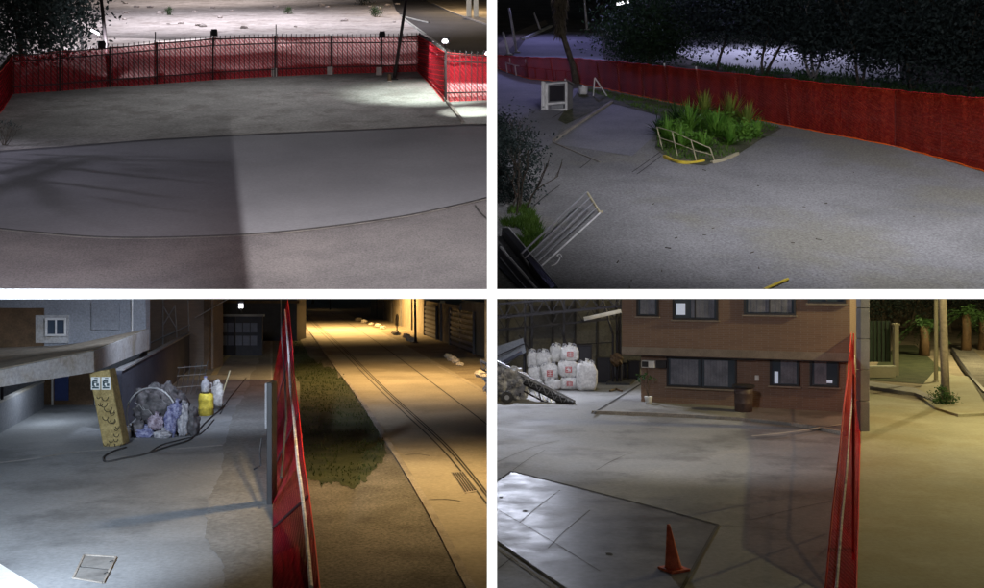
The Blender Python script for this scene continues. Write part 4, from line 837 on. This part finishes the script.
# street side walls, gates, poles, stones
wl0, wl1 = low(489, 358), low(372, 314.5)
sw = thing('street_wall', 'long tan boundary wall along the far side of the street', 'wall', wl0)
dW = (wl1 - wl0); segs = 9
for k in range(segs):
    a, b = wl0 + dW * (k / segs), wl0 + dW * ((k + 1) / segs); h = 3.1 if k % 3 else 3.5
    MB().beam(a + Vector((0, 0, h / 2)), b + Vector((0, 0, h / 2)), .25, h).build('wall_panel', 'wallt', sw); MB().box(a + Vector((-.05, -.05, h / 2 + .1)), (.4, .4, h + .2)).build('pier', 'shed', sw)
def wp(px): # a point on the street wall's face seen at column px
    u = 0.0
    for k in range(400):
        u = k / 400; p = wl0 + dW * u
        if CX + F * p.x / p.y <= px: return p
    return wl1
for xa, xb, lab in ((478, 454, 'dark slatted gate in the street wall, nearest to the right'), (440, 428, 'dark slatted gate in the street wall, second from the right')):
    a, b = wp(xa), wp(xb); o = Vector((-.2, -.06, 0)); gs = thing('slat_gate', lab, 'gate', (a + b) / 2 + o, 'gates in the street wall')
    MB().beam(a + o + Vector((0, 0, 1.4)), b + o + Vector((0, 0, 1.4)), .06, 2.8).build('backing', 'frame', gs)
    for k in range(7): MB().beam(a + o * 1.4 + Vector((0, 0, .25 + k * .38)), b + o * 1.4 + Vector((0, 0, .25 + k * .38)), .05, .2).build('slat', 'gatep', gs)
    for e in (a, b): MB().box(e + o * 1.4 + Vector((0, 0, 1.4)), (.14, .14, 2.9)).build('stile', 'frame', gs)
pole('street_pole', 'thin dark pole on the far shoulder of the street', 415.5, 343, 415, 292, .11, 'iron', low)
sp2 = low(397, 335); so = thing('pale_sign_post', 'short post with a pale upright board on the far shoulder', 'sign', sp2); MB().tube([sp2, sp2 + Vector((0, 0, 1.9))], .05, 6).build('post', 'iron', so); MB().box(sp2 + Vector((0, -.06, 1.3)), (.28, .04, 1.0)).build('board', 'wallt', so)
stn = [(358, 321), (364, 323), (371, 325), (378, 327), (383, 329), (396, 335), (406, 338), (410, 341), (413, 342), (448, 358), (452, 361), (456, 363), (460, 366), (481, 377), (485, 378)]
for i, (x, y) in enumerate(stn):
    b = low(x, y); s = R.uniform(.2, .42); tag(MB().blob(b + Vector((0, 0, s * .45)), (s, s * .8, s * .55), i + 40, .5, 1.7, 12, 8).build('rubble_stone', 'stone'), 'pale rubble stone on the far shoulder of the street', 'stone', 'rubble stones along the street')
rosette('agave_plant', 'lone spiky agave at the far end of the grass verge', low(297, 322), 40, 1.9, .16, 'leafg', 'plant', None, .5, .3, .3)
ds = MB()
fwall = thing('far_building', 'dim building closing the far end of the street', 'building', (-62, 328, 0)); MB().box((-62, 330, 5), (80, 4, 10)).build('wall', 'shed', fwall); MB().box((-62, 327.7, 1.6), (6, .4, 3.2)).build('door', 'frame', fwall)
for x, y, s, lab in ((276, 307, 7, 'dark far tree above the red fence end'), (312, 304, 8, 'dark far tree at the end of the street')):
    tree('far_tree', lab, low(x, y), s, (s * .4, 3, s * .3), 1800, .5, ch=s * .6, tr=.3)
fl = thing('street_lamp', 'lit sodium lamp far down the street', 'street lamp', low(330, 310)); MB().tube([low(330, 310), low(330, 310) + Vector((0, 0, 4.2))], .1, 6).build('post', 'iron', fl); MB().box(low(330, 310) + Vector((-.4, -.2, 4.2)), (1, .4, .2)).build('lit_head', 'sodglow', fl)

# ================================================================== LOWER RIGHT: works yard with brick building
sheet('works_yard', [(490, 600), (832, 600), (842, 446), (848, 400), (850, 360), (640, 340), (490, 340)], low, 'yardR', .012)
sheet('street_drive', [(856, 600), (1120, 600), (1120, 372), (962, 380), (935, 404), (868, 393), (862, 420), (858, 500)], low, 'walk', .012)
PQ = [(490, 486), (511.5, 471), (580, 488), (650, 506), (718, 524.5), (700, 556), (676, 600), (585, 600), (567, 589), (530, 564), (497, 541), (490, 536)]
sheet('steel_plate', PQ, low, 'plate', .022)
lineseg('plate_edge', PQ[1:5], low, .07, 'joint', .03); lineseg('plate_edge', PQ[4:7], low, .06, 'joint', .03); lineseg('plate_edge', PQ[7:11], low, .05, 'joint', .03); lineseg('plate_edge', PQ[:2], low, .06, 'joint', .03)
lineseg('plate_edge', [(x - 4, y + 4) for x, y in PQ[7:11]], low, .03, 'kerb', .03)
for ln in ([(497, 509), (530, 528), (560, 546), (600, 571)], [(548, 548), (566, 530), (590, 510)], [(520, 522), (540, 505), (560, 490)]): lineseg('plate_joint', ln, low, .012, 'joint', .028)
for ln in ([(513, 470), (530, 458), (545, 450)], [(497, 462), (530, 448), (560, 440)], [(596, 470), (610, 462), (625, 455)], [(750, 520), (790, 510), (835, 500)], [(490, 575), (505, 563), (513, 557)], [(718, 525), (750, 527), (780, 530)]): lineseg('slab_joint', ln, low, .016, 'joint', .02)
for x, y, s in ((609, 554, .07), (525, 511, .06), (501, 497, .05)):
    b = low(x, y, .027); struct(MB().sheet([b + Vector((s * math.cos(t) * R.uniform(.7, 1.2), s * 1.4 * math.sin(t) * R.uniform(.7, 1.2), 0)) for t in [i * .628 for i in range(10)]]).build('oil_stain', 'joint'))
# cone
cb = low(674, 571); cno = thing('traffic_cone', 'orange traffic cone leaning left on the steel plate', 'cone', cb)
MB().box(cb + Vector((0, 0, .035)), (.4, .4, .05), .5).build('base', 'cone', cno, bevel=.012)
MB().lathe([(.155, .055), (.14, .1), (.035, .76), (.028, .8)], cb + Vector((-.0, 0, 0)), 22, (-.12, 0)).build('body', 'cone', cno, True)
MB().lathe([(.03, .78), (.03, .785)], cb, 12, (-.12, 0)).build('tip', 'rubber', cno)
# brick building
A0, A1 = Vector((6.0, 40.3, 0)), Vector((14.2, 36.6, 0)); fd = (A1 - A0).normalized(); fn = Vector((fd.y, -fd.x, 0))
def onf(px, py, o=0.0):                                   # pixel -> facade point (o metres proud)
    k = (px - CX) / F; P = A0 + fn * o; u = (k * P.y - P.x) / (fd.x - k * fd.y); q = P + fd * u; q.z = CAMZ - (py - CY) / F * q.y; return q
bb = thing('brick_building', 'brown brick office building with dark framed windows above the works yard', 'building', (A0 + A1) / 2)
nrm = -fn if fn.y > 0 else fn
if fn.y > 0: fn = -fn
fa = math.atan2(fd.y, fd.x)
def fbox(c, w, d, h): return MB().box(c, (w, d, h), fa)
OV = .45
lo0, lo1 = onf(641, 400), onf(846, 420); up0, up1 = onf(622, 340, OV), onf(850, 340, OV)
zb_ = onf(730, 358, OV).z
c = (lo0 + lo1) / 2; MB().box(Vector((c.x, c.y, 1.1)) - fn * 1.5, ((lo1 - lo0).xy.length, 3, 2.2), fa).build('lower_wall', 'brick', bb)
c = (up0 + up1) / 2; MB().box(Vector((c.x, c.y, (zb_ + 5.2) / 2)) - fn * 1.6, ((up1 - up0).xy.length, 3.2, 5.2 - zb_), fa).build('upper_wall', 'brick', bb)
MB().box(Vector((c.x, c.y, zb_ + .17)) - fn * .1, ((up1 - up0).xy.length + .02, .26, .3), fa).build('concrete_band', 'band', bb)
MB().box(Vector((c.x, c.y, zb_ - .02)) - fn * .3, ((up1 - up0).xy.length - .1, .5, .03), fa).build('soffit', 'frame', bb)
def fwin(x0, y0, x1, y1, o, mull=1, panes=None, refl=None):
    a, b = onf(x0, y0, o), onf(x1, y1, o); a2, b2 = onf(x0, y1, o), onf(x1, y0, o)
    z1, z0 = (a.z + b2.z) / 2, (b.z + a2.z) / 2; w = (b - a).xy.length; m_ = (a + b) / 2; h = z1 - z0; cc = Vector((m_.x, m_.y, (z0 + z1) / 2)); fw = .07
    wn = MB().box(cc + fn * .012, (w, .05, h), fa).build('window', 'glass', bb)
    for s in (-1, 1):
        MB().box(cc + fn * .05 + fd * s * (w - fw) / 2, (fw, .1, h), fa).build('frame', 'frame', wn); MB().box(cc + fn * .048 + Vector((0, 0, s * (h - fw) / 2)), (w - 2 * fw, .1, fw), fa).build('frame', 'frame', wn)
    for k in range(mull): MB().box(cc + fn * .045 + fd * (w * (k + 1) / (mull + 1) - w / 2), (.05, .08, h - 2 * fw), fa).build('mullion', 'frame', wn)
    for u0, u1, mt in (panes or []):
        uu = (u0 + u1) / 2 - .5; n = max(2, int((u1 - u0) * w / .12))
        for k in range(n):
            MB().box(cc + fn * (.04 + .006 * (k % 2)) + fd * (w - 2 * fw) * (u0 + (u1 - u0) * (k + .5) / n - .5), ((u1 - u0) * (w - .14) / n * .96, .012, h - .2), fa).build('curtain_fold', mt, wn)
    if refl:
        u, v, rw, rh = refl; MB().box(cc + fn * .043 + fd * w * (u - .5) + Vector((0, 0, h * (v - .5))), (rw, .012, rh), fa).build('painted_reflection', 'reflglow', wn)  # glowing patch painted on the glass as its reflection
    MB().box(cc + fn * .06 + Vector((0, 0, -h / 2 - .03)), (w + .12, .14, .06), fa).build('sill', 'band', wn)
    return wn
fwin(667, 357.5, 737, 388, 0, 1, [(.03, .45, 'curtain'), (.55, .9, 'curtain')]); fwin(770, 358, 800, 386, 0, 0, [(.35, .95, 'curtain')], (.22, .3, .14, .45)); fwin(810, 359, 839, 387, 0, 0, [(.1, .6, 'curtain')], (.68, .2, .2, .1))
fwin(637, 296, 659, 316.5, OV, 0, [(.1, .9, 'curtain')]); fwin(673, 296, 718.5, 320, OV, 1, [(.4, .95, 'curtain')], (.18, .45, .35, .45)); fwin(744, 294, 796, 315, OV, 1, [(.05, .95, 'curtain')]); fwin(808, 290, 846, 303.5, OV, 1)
p = onf(744, 359, .12); MB().box(p, (.85, .3, .09), fa).build('door_lintel', 'frame', bb)
p = onf(757, 378, .06); MB().box(p, (.14, .1, .2), fa).build('meter_box', 'white', bb)
# raised pavement in front of the building
pv = [(592, 414), (660, 416.5), (740, 421), (800, 427), (846, 436), (852, 416), (700, 400), (645, 390), (640, 384)]
struct(MB().prism([low(x, y) for x, y in pv], .1).build('pavement', 'yardR')); kerbline('pavement_kerb', pv[:5], low, .12, .13, 'kerb'); lineseg('pavement_kerb_line', [(592, 414), (618, 398), (641, 384)], low, .1, 'joint', .115)
lineseg('painted_line', [(752, 436), (790, 432), (842, 424)], low, .12, 'palewall', .115)
# barrel, pot, box on the wall
bl = low(743.5, 411.5, .1); bo = thing('brown_barrel', 'dark brown barrel standing against the brick wall', 'barrel', bl)
MB().lathe([(.30, 0), (.32, .03), (.33, .3), (.345, .33), (.33, .36), (.34, .66), (.355, .69), (.34, .72), (.35, .92)], bl, 22).build('body', 'drum', bo, True); MB().lathe([(.4, .9), (.41, .93), (.41, .99), (.38, 1.0)], bl, 22).build('rim', 'frame', bo)
pz = low(648.5, 404, .1); po = thing('potted_plant', 'white pot with a tall thin plant at the left corner of the brick wall', 'plant pot', pz)
MB().lathe([(.12, 0), (.16, .26), (.17, .3), (.15, .3)], pz, 16).build('pot', 'pot', po, True); m = MB(); e = []
for k in range(3): limbs(m, pz + Vector((0, 0, .28)), (R.gauss(0, .2), R.gauss(0, .2), 1), .4, .014, 2, e, .4)
m.build('stems', 'bark', po); f_ = MB()
for q_ in e:
    for _ in range(5): f_.leaf(q_, (R.gauss(0, .07), R.gauss(0, .07), R.gauss(.03, .05)), .05)
f_.build('leaves', 'leafg', po)
wa = onf(649, 364, .2); wo = thing('wall_unit', 'white and black wall unit above the potted plant', 'air conditioner', wa); MB().box(wa, (.55, .3, .28), fa).build('case', 'white', wo, bevel=.02); MB().box(wa + fn * .16 - fd * .12, (.26, .02, .22), fa).build('grille', 'frame', wo); MB().box(wa - fn * .05 + fd * .5, (.4, .2, .3), fa).build('dark_box', 'frame', wo)
MB().tube([wa - fd * .1 + fn * .0 + Vector((0, 0, -.14)), wa - fd * .02 + Vector((0, 0, -1.0))], .03, 6).build('drain_pipe', 'wood', wo)
# storage shed behind the yard
sh = thing('storage_shed', 'open dark shed with steel roof trusses behind the bulk bags', 'shed', (5, 54, 0))
MB().box((4.6, 56, 4), (10, .3, 8)).build('rear_wall', 'shed', sh); MB().box((6.9, 50.4, 3.9), (1.8, .2, 1.4)).build('beam_panel', 'shed', sh)
for k in range(7): MB().box((.9 + k * 1.25, 55.8, 3), (.1, .12, 6)).build('wall_rib', 'frame', sh)
for r_, (ya, yb, Yt) in enumerate(((304, 318, 46), (316, 330, 50))):
    a, b = at(497, ya, Yt), at(622, ya - 10, Yt); a2, b2 = at(497, yb, Yt), at(622, yb - 12, Yt)
    MB().beam(a, b, .1, .1).build('truss_chord', 'frame', sh); MB().beam(a2, b2, .1, .1).build('truss_chord', 'frame', sh)
    for k in range(8):
        u, v = k / 8, (k + 1) / 8; MB().beam(a.lerp(b, u), a2.lerp(b2, (u + v) / 2), .05, .05).build('truss_web', 'frame', sh); MB().beam(a2.lerp(b2, (u + v) / 2), a.lerp(b, v), .05, .05).build('truss_web', 'frame', sh)
MB().beam(at(584, 319, 48), at(621, 311, 48), .1, .18).build('light_beam', 'white', sh)
for x in (525, 532, 564): MB().beam(low(x, 384), Vector((low(x, 384).x, low(x, 384).y, 4.6)), .1, .1, (0, 1, 0)).build('column', 'frame', sh)
MB().beam(at(560, 328, 48), at(567, 345, 48), .08, .08).build('brace', 'frame', sh); MB().beam(at(519, 335, 48), at(530, 350, 48), .08, .08).build('brace', 'frame', sh)
pnl = thing('leaning_sheet', 'pale sloping sheet panels at the left behind the conveyor', 'panel', low(510, 386)); MB().add([at(495, 347, 47), at(523, 338, 47), at(526, 352, 46), at(495, 372, 46), at(495, 347, 47.1), at(523, 338, 47.1), at(526, 352, 46.1), at(495, 372, 46.1)], [(0, 1, 2, 3), (7, 6, 5, 4), (0, 4, 5, 1), (1, 5, 6, 2), (2, 6, 7, 3), (3, 7, 4, 0)]).build('sheet', 'house', pnl)
MB().beam(at(497, 356, 46.3), at(524, 344, 46.3), .06, .06).build('batten', 'frame', pnl); MB().beam(at(497, 366, 46), at(522, 352, 46), .2, .12).build('batten', 'navy', pnl); MB().tube([at(524, 350, 46.4), low(524, 390)], .05, 6).build('leg', 'frame', pnl)
# pipe bundle with a valve at the building corner
pbx = low(617, 384); pbn = thing('pipe_bundle', 'bundle of dark vertical pipes at the left corner of the brick building', 'pipes', pbx)
for k, dx in enumerate((-.2, 0, .18)): MB().tube([pbx + Vector((dx, 0, 0)), pbx + Vector((dx, 0, 2.4)), pbx + Vector((dx * 1.2 - (.6 if k == 0 else 0), 0, 4.6))], .055, 8).build('pipe', 'frame', pbn)
MB().blob(pbx + Vector((-.05, -.15, 1.2)), (.3, .2, .3), 9, .4, 2.5, 14, 10, False).build('valve', 'wood', pbn); MB().tube([pbx + Vector((-2.2, -.1, 1.9)), pbx + Vector((-.2, -.1, 2.0))], .02, 5).build('cable', 'frame', pbn)
def crate(name, lab, x0, y0, x1, y1, mt, d=.6, cat='box'):
    b = low((x0 + x1) / 2, y1); w = (x1 - x0) / F * b.y; h = (y1 - y0) / F * b.y; t = thing(name, lab, cat, b)
    MB().box(b + Vector((0, d / 2, h / 2)), (w, d, h)).build('body', mt, t, bevel=.03); MB().box(b + Vector((0, d / 2, h + .02)), (w + .06, d + .06, .06)).build('lid', 'frame', t)
    for s in (-1, 1): MB().box(b + Vector((s * w * .4, -.012, h / 2)), (.05, .03, h * .96)).build('rib', 'frame', t)
    return t
crate('dark_bin', 'tall dark bin right of the bulk bags', 597, 359, 611, 383, 'frame', cat='bin'); crate('dark_bin', 'dark bin above the tall bulk bag', 578, 346, 592, 386, 'gated', cat='bin')
crate('machine_case', 'grey machine case behind the pipe bundle', 612, 364, 627, 380, 'shed', cat='machine'); crate('machine_case', 'low dark machine case beside the brick corner', 629, 362, 640, 381, 'frame', cat='machine')
tag(MB().prism([low(606, 385), low(630, 385.5), low(641, 377), low(618, 376)], .12).build('floor_mat', 'rubber'), 'dark low pallet mat on the floor before the machine case', 'mat')
tag(MB().tube([low(610, 391, .05), low(616, 389, .09), low(622, 391, .05)], .05, 6).build('pipe_piece', 'wood'), 'short brown pipe piece on the floor by the pallet mat', 'pipe')
# bulk bags
def bag(x0, x1, y0, y1, Y, lab, seed, mark=True, z0=None):
    a, b = at(x0, y1, Y), at(x1, y0, Y); w, h = b.x - a.x, b.z - a.z; z = a.z if z0 is None else z0; cc = Vector(((a.x + b.x) / 2, Y + w * .4, z))
    t = thing('bulk_bag', lab, 'bulk bag', cc, 'stacked bulk bags')
    MB().blob(cc + Vector((0, 0, h * .5)), (w * .52, w * .46, h * .5), seed, .16, 2.2, 28, 18, True, .55).build('body', 'bag', t, True)
    for sx in (-1, 1):
        for sy in (-1, 1):
            q = cc + Vector((sx * w * .36, sy * w * .3, h * .94)); MB().tube([q, q + Vector((-sx * .03, 0, .12)), q + Vector((-sx * .12, 0, .14)), q + Vector((-sx * .16, 0, .01))], .022, 5).build('loop', 'sackw', t)
    MB().tube([cc + Vector((0, 0, h * .96)), cc + Vector((.02, 0, h + .06)), cc + Vector((.04, 0, h + .14))], [.12, .06, .1], 8).build('tied_neck', 'bag', t)
    if mark:
        f = cc + Vector((0, -w * .465, h * .5)); pr_ = MB().box(f, (w * .34, .03, h * .34)).build('print_panel', 'redprint', t)
        for k in range(3):
            MB().box(f + Vector((0, -.017, h * (.1 - .1 * k))), (w * .26, .006, h * .03)).build('print_line', 'bag', pr_)
        MB().box(f + Vector((0, -.017, 0)), (w * .03, .006, h * .28)).build('print_line', 'bag', pr_)
Yb = 45.2; g = lambda y: CAMZ - (y - CY) / F * Yb
bag(545, 561, 379.5, 390, Yb, 'white bulk bag on the floor, left of the bottom row', 1, False, 0); bag(561, 578, 377, 390.5, Yb, 'white bulk bag with red print on the floor, under a column of two', 2, True, 0)
bag(577, 597.5, 361, 390, Yb - .4, 'largest white bulk bag, standing alone at the right', 3, False, 0)
bag(541, 558.5, 364.5, 382, Yb + .3, 'white bulk bag with red print, middle of the stack', 4); bag(528, 543, 367, 384, Yb + .6, 'white bulk bag at the left of the middle row', 5, False)
bag(559, 578, 361, 378, Yb + .05, 'white bulk bag with red print, second from top of the right column', 6); bag(561, 579, 346.5, 362, Yb + .1, 'white bulk bag with red print, topmost of the stack', 7)
bag(527, 537.5, 352, 368, Yb + .8, 'small white bulk bag at the far left top', 8, False); bag(536, 551, 352, 367, Yb + .7, 'white bulk bag in the upper row, left of the top one', 9, False); bag(550, 563, 346, 362.5, Yb + .9, 'white bulk bag behind the topmost bag', 10, False)
bag(528, 545, 381, 392, Yb + .5, 'white bulk bag low behind the conveyor', 12, False, 0)
# conveyor
cv = thing('belt_conveyor', 'grey belt conveyor on a truss frame sloping down to the yard', 'conveyor', low(545, 410))
ca, cb_ = at(488, 362, 42.5), at(566, 402, 40.3); ax = (cb_ - ca).normalized(); sd = Vector((.75, -.66, 0)) * .42
MB().add([ca + sd, cb_ + sd, cb_ - sd, ca - sd, ca + sd - Vector((0, 0, .05)), cb_ + sd - Vector((0, 0, .05)), cb_ - sd - Vector((0, 0, .05)), ca - sd - Vector((0, 0, .05))], [(0, 1, 2, 3), (7, 6, 5, 4), (0, 4, 5, 1), (1, 5, 6, 2), (2, 6, 7, 3), (3, 7, 4, 0)]).build('belt', 'belt', cv)
for s in (-1, 1):
    o = sd * s * 1.08; MB().beam(ca + o + Vector((0, 0, .06)), cb_ + o + Vector((0, 0, .06)), .05, .09).build('side_rail', 'steel', cv); MB().beam(ca + o - Vector((0, 0, .3)), cb_ + o - Vector((0, 0, .3)), .05, .06).build('lower_rail', 'frame', cv)
    for k in range(10):
        u = k / 10; MB().beam(ca.lerp(cb_, u) + o + Vector((0, 0, .03)), ca.lerp(cb_, u + .05) + o - Vector((0, 0, .3)), .03, .03).build('web', 'steel', cv); MB().beam(ca.lerp(cb_, u + .05) + o - Vector((0, 0, .3)), ca.lerp(cb_, u + .1) + o + Vector((0, 0, .03)), .03, .03).build('web', 'steel', cv)
for k in range(13): q = ca.lerp(cb_, (k + .5) / 13); MB().beam(q + sd * .96 + Vector((0, 0, .025)), q - sd * .96 + Vector((0, 0, .025)), .04, .04).build('cleat', 'steel', cv)
MB().tube([cb_ + sd - Vector((0, 0, .06)), cb_ - sd - Vector((0, 0, .06))], .1, 10).build('roller', 'frame', cv)
for u, s in ((.55, 1), (.55, -1), (.88, 1), (.88, -1)):
    q = ca.lerp(cb_, u) + sd * s; MB().beam(q - Vector((0, 0, .2)), Vector((q.x + .15 * s, q.y, 0)), .05, .05, (0, 1, 0)).build('leg', 'frame', cv)
wq = low(507, 404); wh = MB().tube([wq + Vector((0, 0, .26)), wq + Vector((0, .16, .26))], .25, 18).build('wheel', 'rubber', cv); MB().tube([wq + Vector((0, -.01, .26)), wq + Vector((0, .17, .26))], .1, 12).build('rim', 'steel', wh)
rpb = low(510, 401); rp = thing('rubble_heap', 'pale broken rubble heap under the conveyor', 'heap', rpb); MB().blob(rpb + Vector((-.1, .6, .62)), (.85, .6, .66), 21, .6, 3.2, 36, 24).build('heap_body', 'rubble', rp)
for k in range(16):
    s = R.uniform(.08, .18); MB().blob(rpb + Vector((R.uniform(-.7, .6), R.uniform(-.05, .25), R.uniform(.1, .9))), (s, s, s * .7), k + 60, .6, 2, 8, 6).build('rubble_piece', 'rubble', rp)
# red netting fence, right
rt = [(16, 0.02), (21, 1.5), (30, 2.2), (38, 3.15)]; rpx = [(16, 825), (21, 840), (30, 848), (38, 851.5)]; bpx = [(16, 856.5), (21, 858.5), (30, 860), (38, 859)]
YR = [16, 18.5, 21, 25, 30, 34, 38]; BB = [Vector(((lerp_t(bpx, Y) - CX) / F * Y, Y, .03)) for Y in YR]; TT = [Vector(((lerp_t(rpx, Y) - CX) / F * Y, Y, lerp_t(rt, Y))) for Y in YR]
r2 = thing('red_net_fence', 'leaning red netting fence beside the brick building', 'fence', BB[3])
for i in range(len(YR) - 1):
    mm = MB(); rows = []
    for k in range(6):
        u = k / 5; bow = Vector((.03 * math.sin(u * 9 + i), 0, .04 * math.sin(u * 7 + i))) * (0 if k in (0, 5) else 1)
        rows.append([BB[i].lerp(TT[i], u), BB[i].lerp(BB[i + 1], .5).lerp(TT[i].lerp(TT[i + 1], .5), u) + bow, BB[i + 1].lerp(TT[i + 1], u)])
    for k in range(5): mm.strip(rows[k], rows[k + 1])
    net = mm.build('red_netting', 'netBR', r2, True); md = net.modifiers.new('thick', 'SOLIDIFY'); md.thickness = .004
    MB().tube([TT[i], TT[i + 1]], .02, 5).build('edge_cord', 'redcord', net); MB().tube([BB[i], BB[i + 1]], .014, 5).build('edge_cord', 'redcord', net)
    inn = lambda j, u: BB[j].lerp(TT[j], u) + Vector((.0, -.03, .05)); MB().tube([inn(i, .66), inn(i + 1, .66)], .025, 6).build('top_rail', 'clothw', r2)
    Yp = YR[i + 1] - .6; xp = (853.5 - CX) / F * Yp; MB().tube([Vector((xp, Yp, 0)), Vector((xp, Yp, 2.7 if i < 4 else 3))], .028, 6).build('stake', 'redcord', r2)
# concrete pier beside it
pi = low(865, 432); pio = thing('concrete_pier', 'tall grey concrete pier right of the red netting', 'pier', pi)
for k in range(5): MB().box(pi + Vector((0, .2, .5 + k * 1.02)), (.3, .4, 1.0), 0).build('block', 'wallgrey', pio, bevel=.015)
# white gate pillar, low wall, barred gate
gb = low(896.5, 376); gpo = thing('gate_pillar', 'pale square gate pillar lit yellow on the right', 'pillar', gb); MB().box(gb + Vector((0, .1, 1.3)), (.24, .3, 2.7)).build('shaft', 'palewall', gpo, bevel=.02); MB().box(gb + Vector((0, .1, 2.68)), (.32, .4, .1)).build('cap', 'palewall', gpo)
lwb = low(882, 378); lw = thing('low_wall', 'low pale wall between concrete pier and gate pillar', 'wall', lwb); MB().box(lwb + Vector((-.1, 0.1, .28)), (1.55, .3, .56)).build('body', 'palewall', lw, bevel=.02); MB().box(lwb + Vector((-.1, .1, .58)), (1.6, .36, .06)).build('coping', 'slabw', lw)
bgb = low(881, 374); bgo = thing('barred_gate', 'dark barred gate above the low pale wall', 'gate', bgb); MB().box(bgb + Vector((-.05, .5, 1.7)), (1.5, .06, 2.2)).build('backing', 'green', bgo)
for k in range(7): MB().tube([bgb + Vector((-.7 + k * .22, .35, .6)), bgb + Vector((-.7 + k * .22, .35, 2.8))], .022, 6).build('bar', 'frame', bgo)
# two lamp posts and shrub
def spost(name, lab, x0, y0, r, mt, dx=0):
    b = low(x0, y0); t = thing(name, lab, 'post', b); MB().tube([b - Vector((0, 0, .05)), b + Vector((dx / 2, 0, 3)), b + Vector((dx, 0, 6.5))], [r, r * .93, r * .85], 12).build('shaft', mt, t, True); MB().lathe([(r * 1.5, 0), (r * 1.5, .12), (r * 1.05, .18)], b, 12).build('foot', mt, t); return t
spost('street_post', 'pale yellow lit post behind the grey one', 936, 384, .10, 'palewall'); spost('street_post', 'grey wooden post rising from the small shrub', 946, 405, .17, 'wallt', -.2)
sb = low(944, 406); so2 = thing('small_shrub', 'small green shrub around the foot of the two posts', 'shrub', sb); m = MB(); e = []
for k in range(9): limbs(m, sb + Vector((R.uniform(-.35, .35), R.uniform(-.3, .1), 0)), (R.gauss(0, .5), R.gauss(0, .4), 1), .3, .014, 2, e, .6)
m.build('stems', 'bark', so2); foliage(sb + Vector((-.05, -.15, .38)), (.5, .35, .38), 900, .09, 16).build('crown', 'leafg', so2)
struct(MB().prism([low(916, 395), low(935, 410), low(958, 417), low(1120, 411), low(1120, 376), low(958, 378), (low(935, 372))], .1).build('sidewalk', 'walk'))
struct(MB().prism([low(868, 389), low(915, 396), low(935, 405), low(937, 401.5), low(915, 391), low(868, 384)], .14).build('sidewalk_kerb', 'wallgrey'))
sheet('verge_strip', [(868, 380), (900, 382), (925, 384), (945, 372), (915, 345), (898, 345), (880, 360)], low, 'lawn', .02); sheet('far_walk', [(950, 345), (968, 345), (1010, 385), (1010, 410), (985, 402)], low, 'gravel', .125)
kerbline('walk_kerb', [(952, 352), (965, 372), (985, 396)], low, .15, .2, 'frame')
# palms and background planting
for x, y, h, ln, lab in ((924, 356, 2.2, 1.6, 'stout palm with brown trunk behind the pale pillar'), (966, 352, 2.7, 2.0, 'palm with lit green fronds right of the posts'), (983, 350, 2.4, 1.7, 'palm cut by the right edge of the picture')):
    b = low(x, y); t = thing('palm_tree', lab, 'palm', b, 'palms along the lit walk'); MB().tube([b - Vector((0, 0, .1)), b + Vector((.05, 0, h * .5)), b + Vector((0, 0, h))], [.36, .3, .28], 10).build('trunk', 'wood', t, True); m = MB()
    for k in range(22):
        a = R.uniform(0, 6.283); el = R.uniform(-.3, 1.2); o = b + Vector((0, 0, h)); d = Vector((math.cos(a) * math.cos(el), math.sin(a) * math.cos(el), math.sin(el))) * ln
        for j in range(16):
            u = (j + 1) / 17; p = o + d * u + Vector((0, 0, -.8 * ln * u * u)); s = Vector((-math.sin(a), math.cos(a), -.35)) * (.42 * (1 - u * .6)); m.leaf(p, s + d * .12, .06); m.leaf(p, -s + d * .12 + Vector((0, 0, -.25)), .06)
    m.build('fronds', 'leafg', t)
for x, y, lab in ((880, 338, 'dark tree behind the barred gate'), (910, 335, 'dark tree between pillar and posts'), (950, 334, 'dark tree behind the posts'), (990, 336, 'dark tree at the right edge behind the palms')):
    tree('background_tree', lab, low(x, y), 7, (3.2, 2.5, 2.4), 2600, .22, ch=3.6, tr=.18, group='dark trees behind the lit walk')
bwb = thing('rear_wall', 'dim rendered wall behind the palms at the far right', 'wall', (42, 104, 0)); MB().box((48, 106, 3), (44, .4, 6)).build('panel', 'wallt', bwb); MB().box((48, 105.9, 6.05), (44.4, .7, .12)).build('coping', 'wallgrey', bwb)

for o in list(bpy.data.objects):
    if '_o' in o: del o['_o']
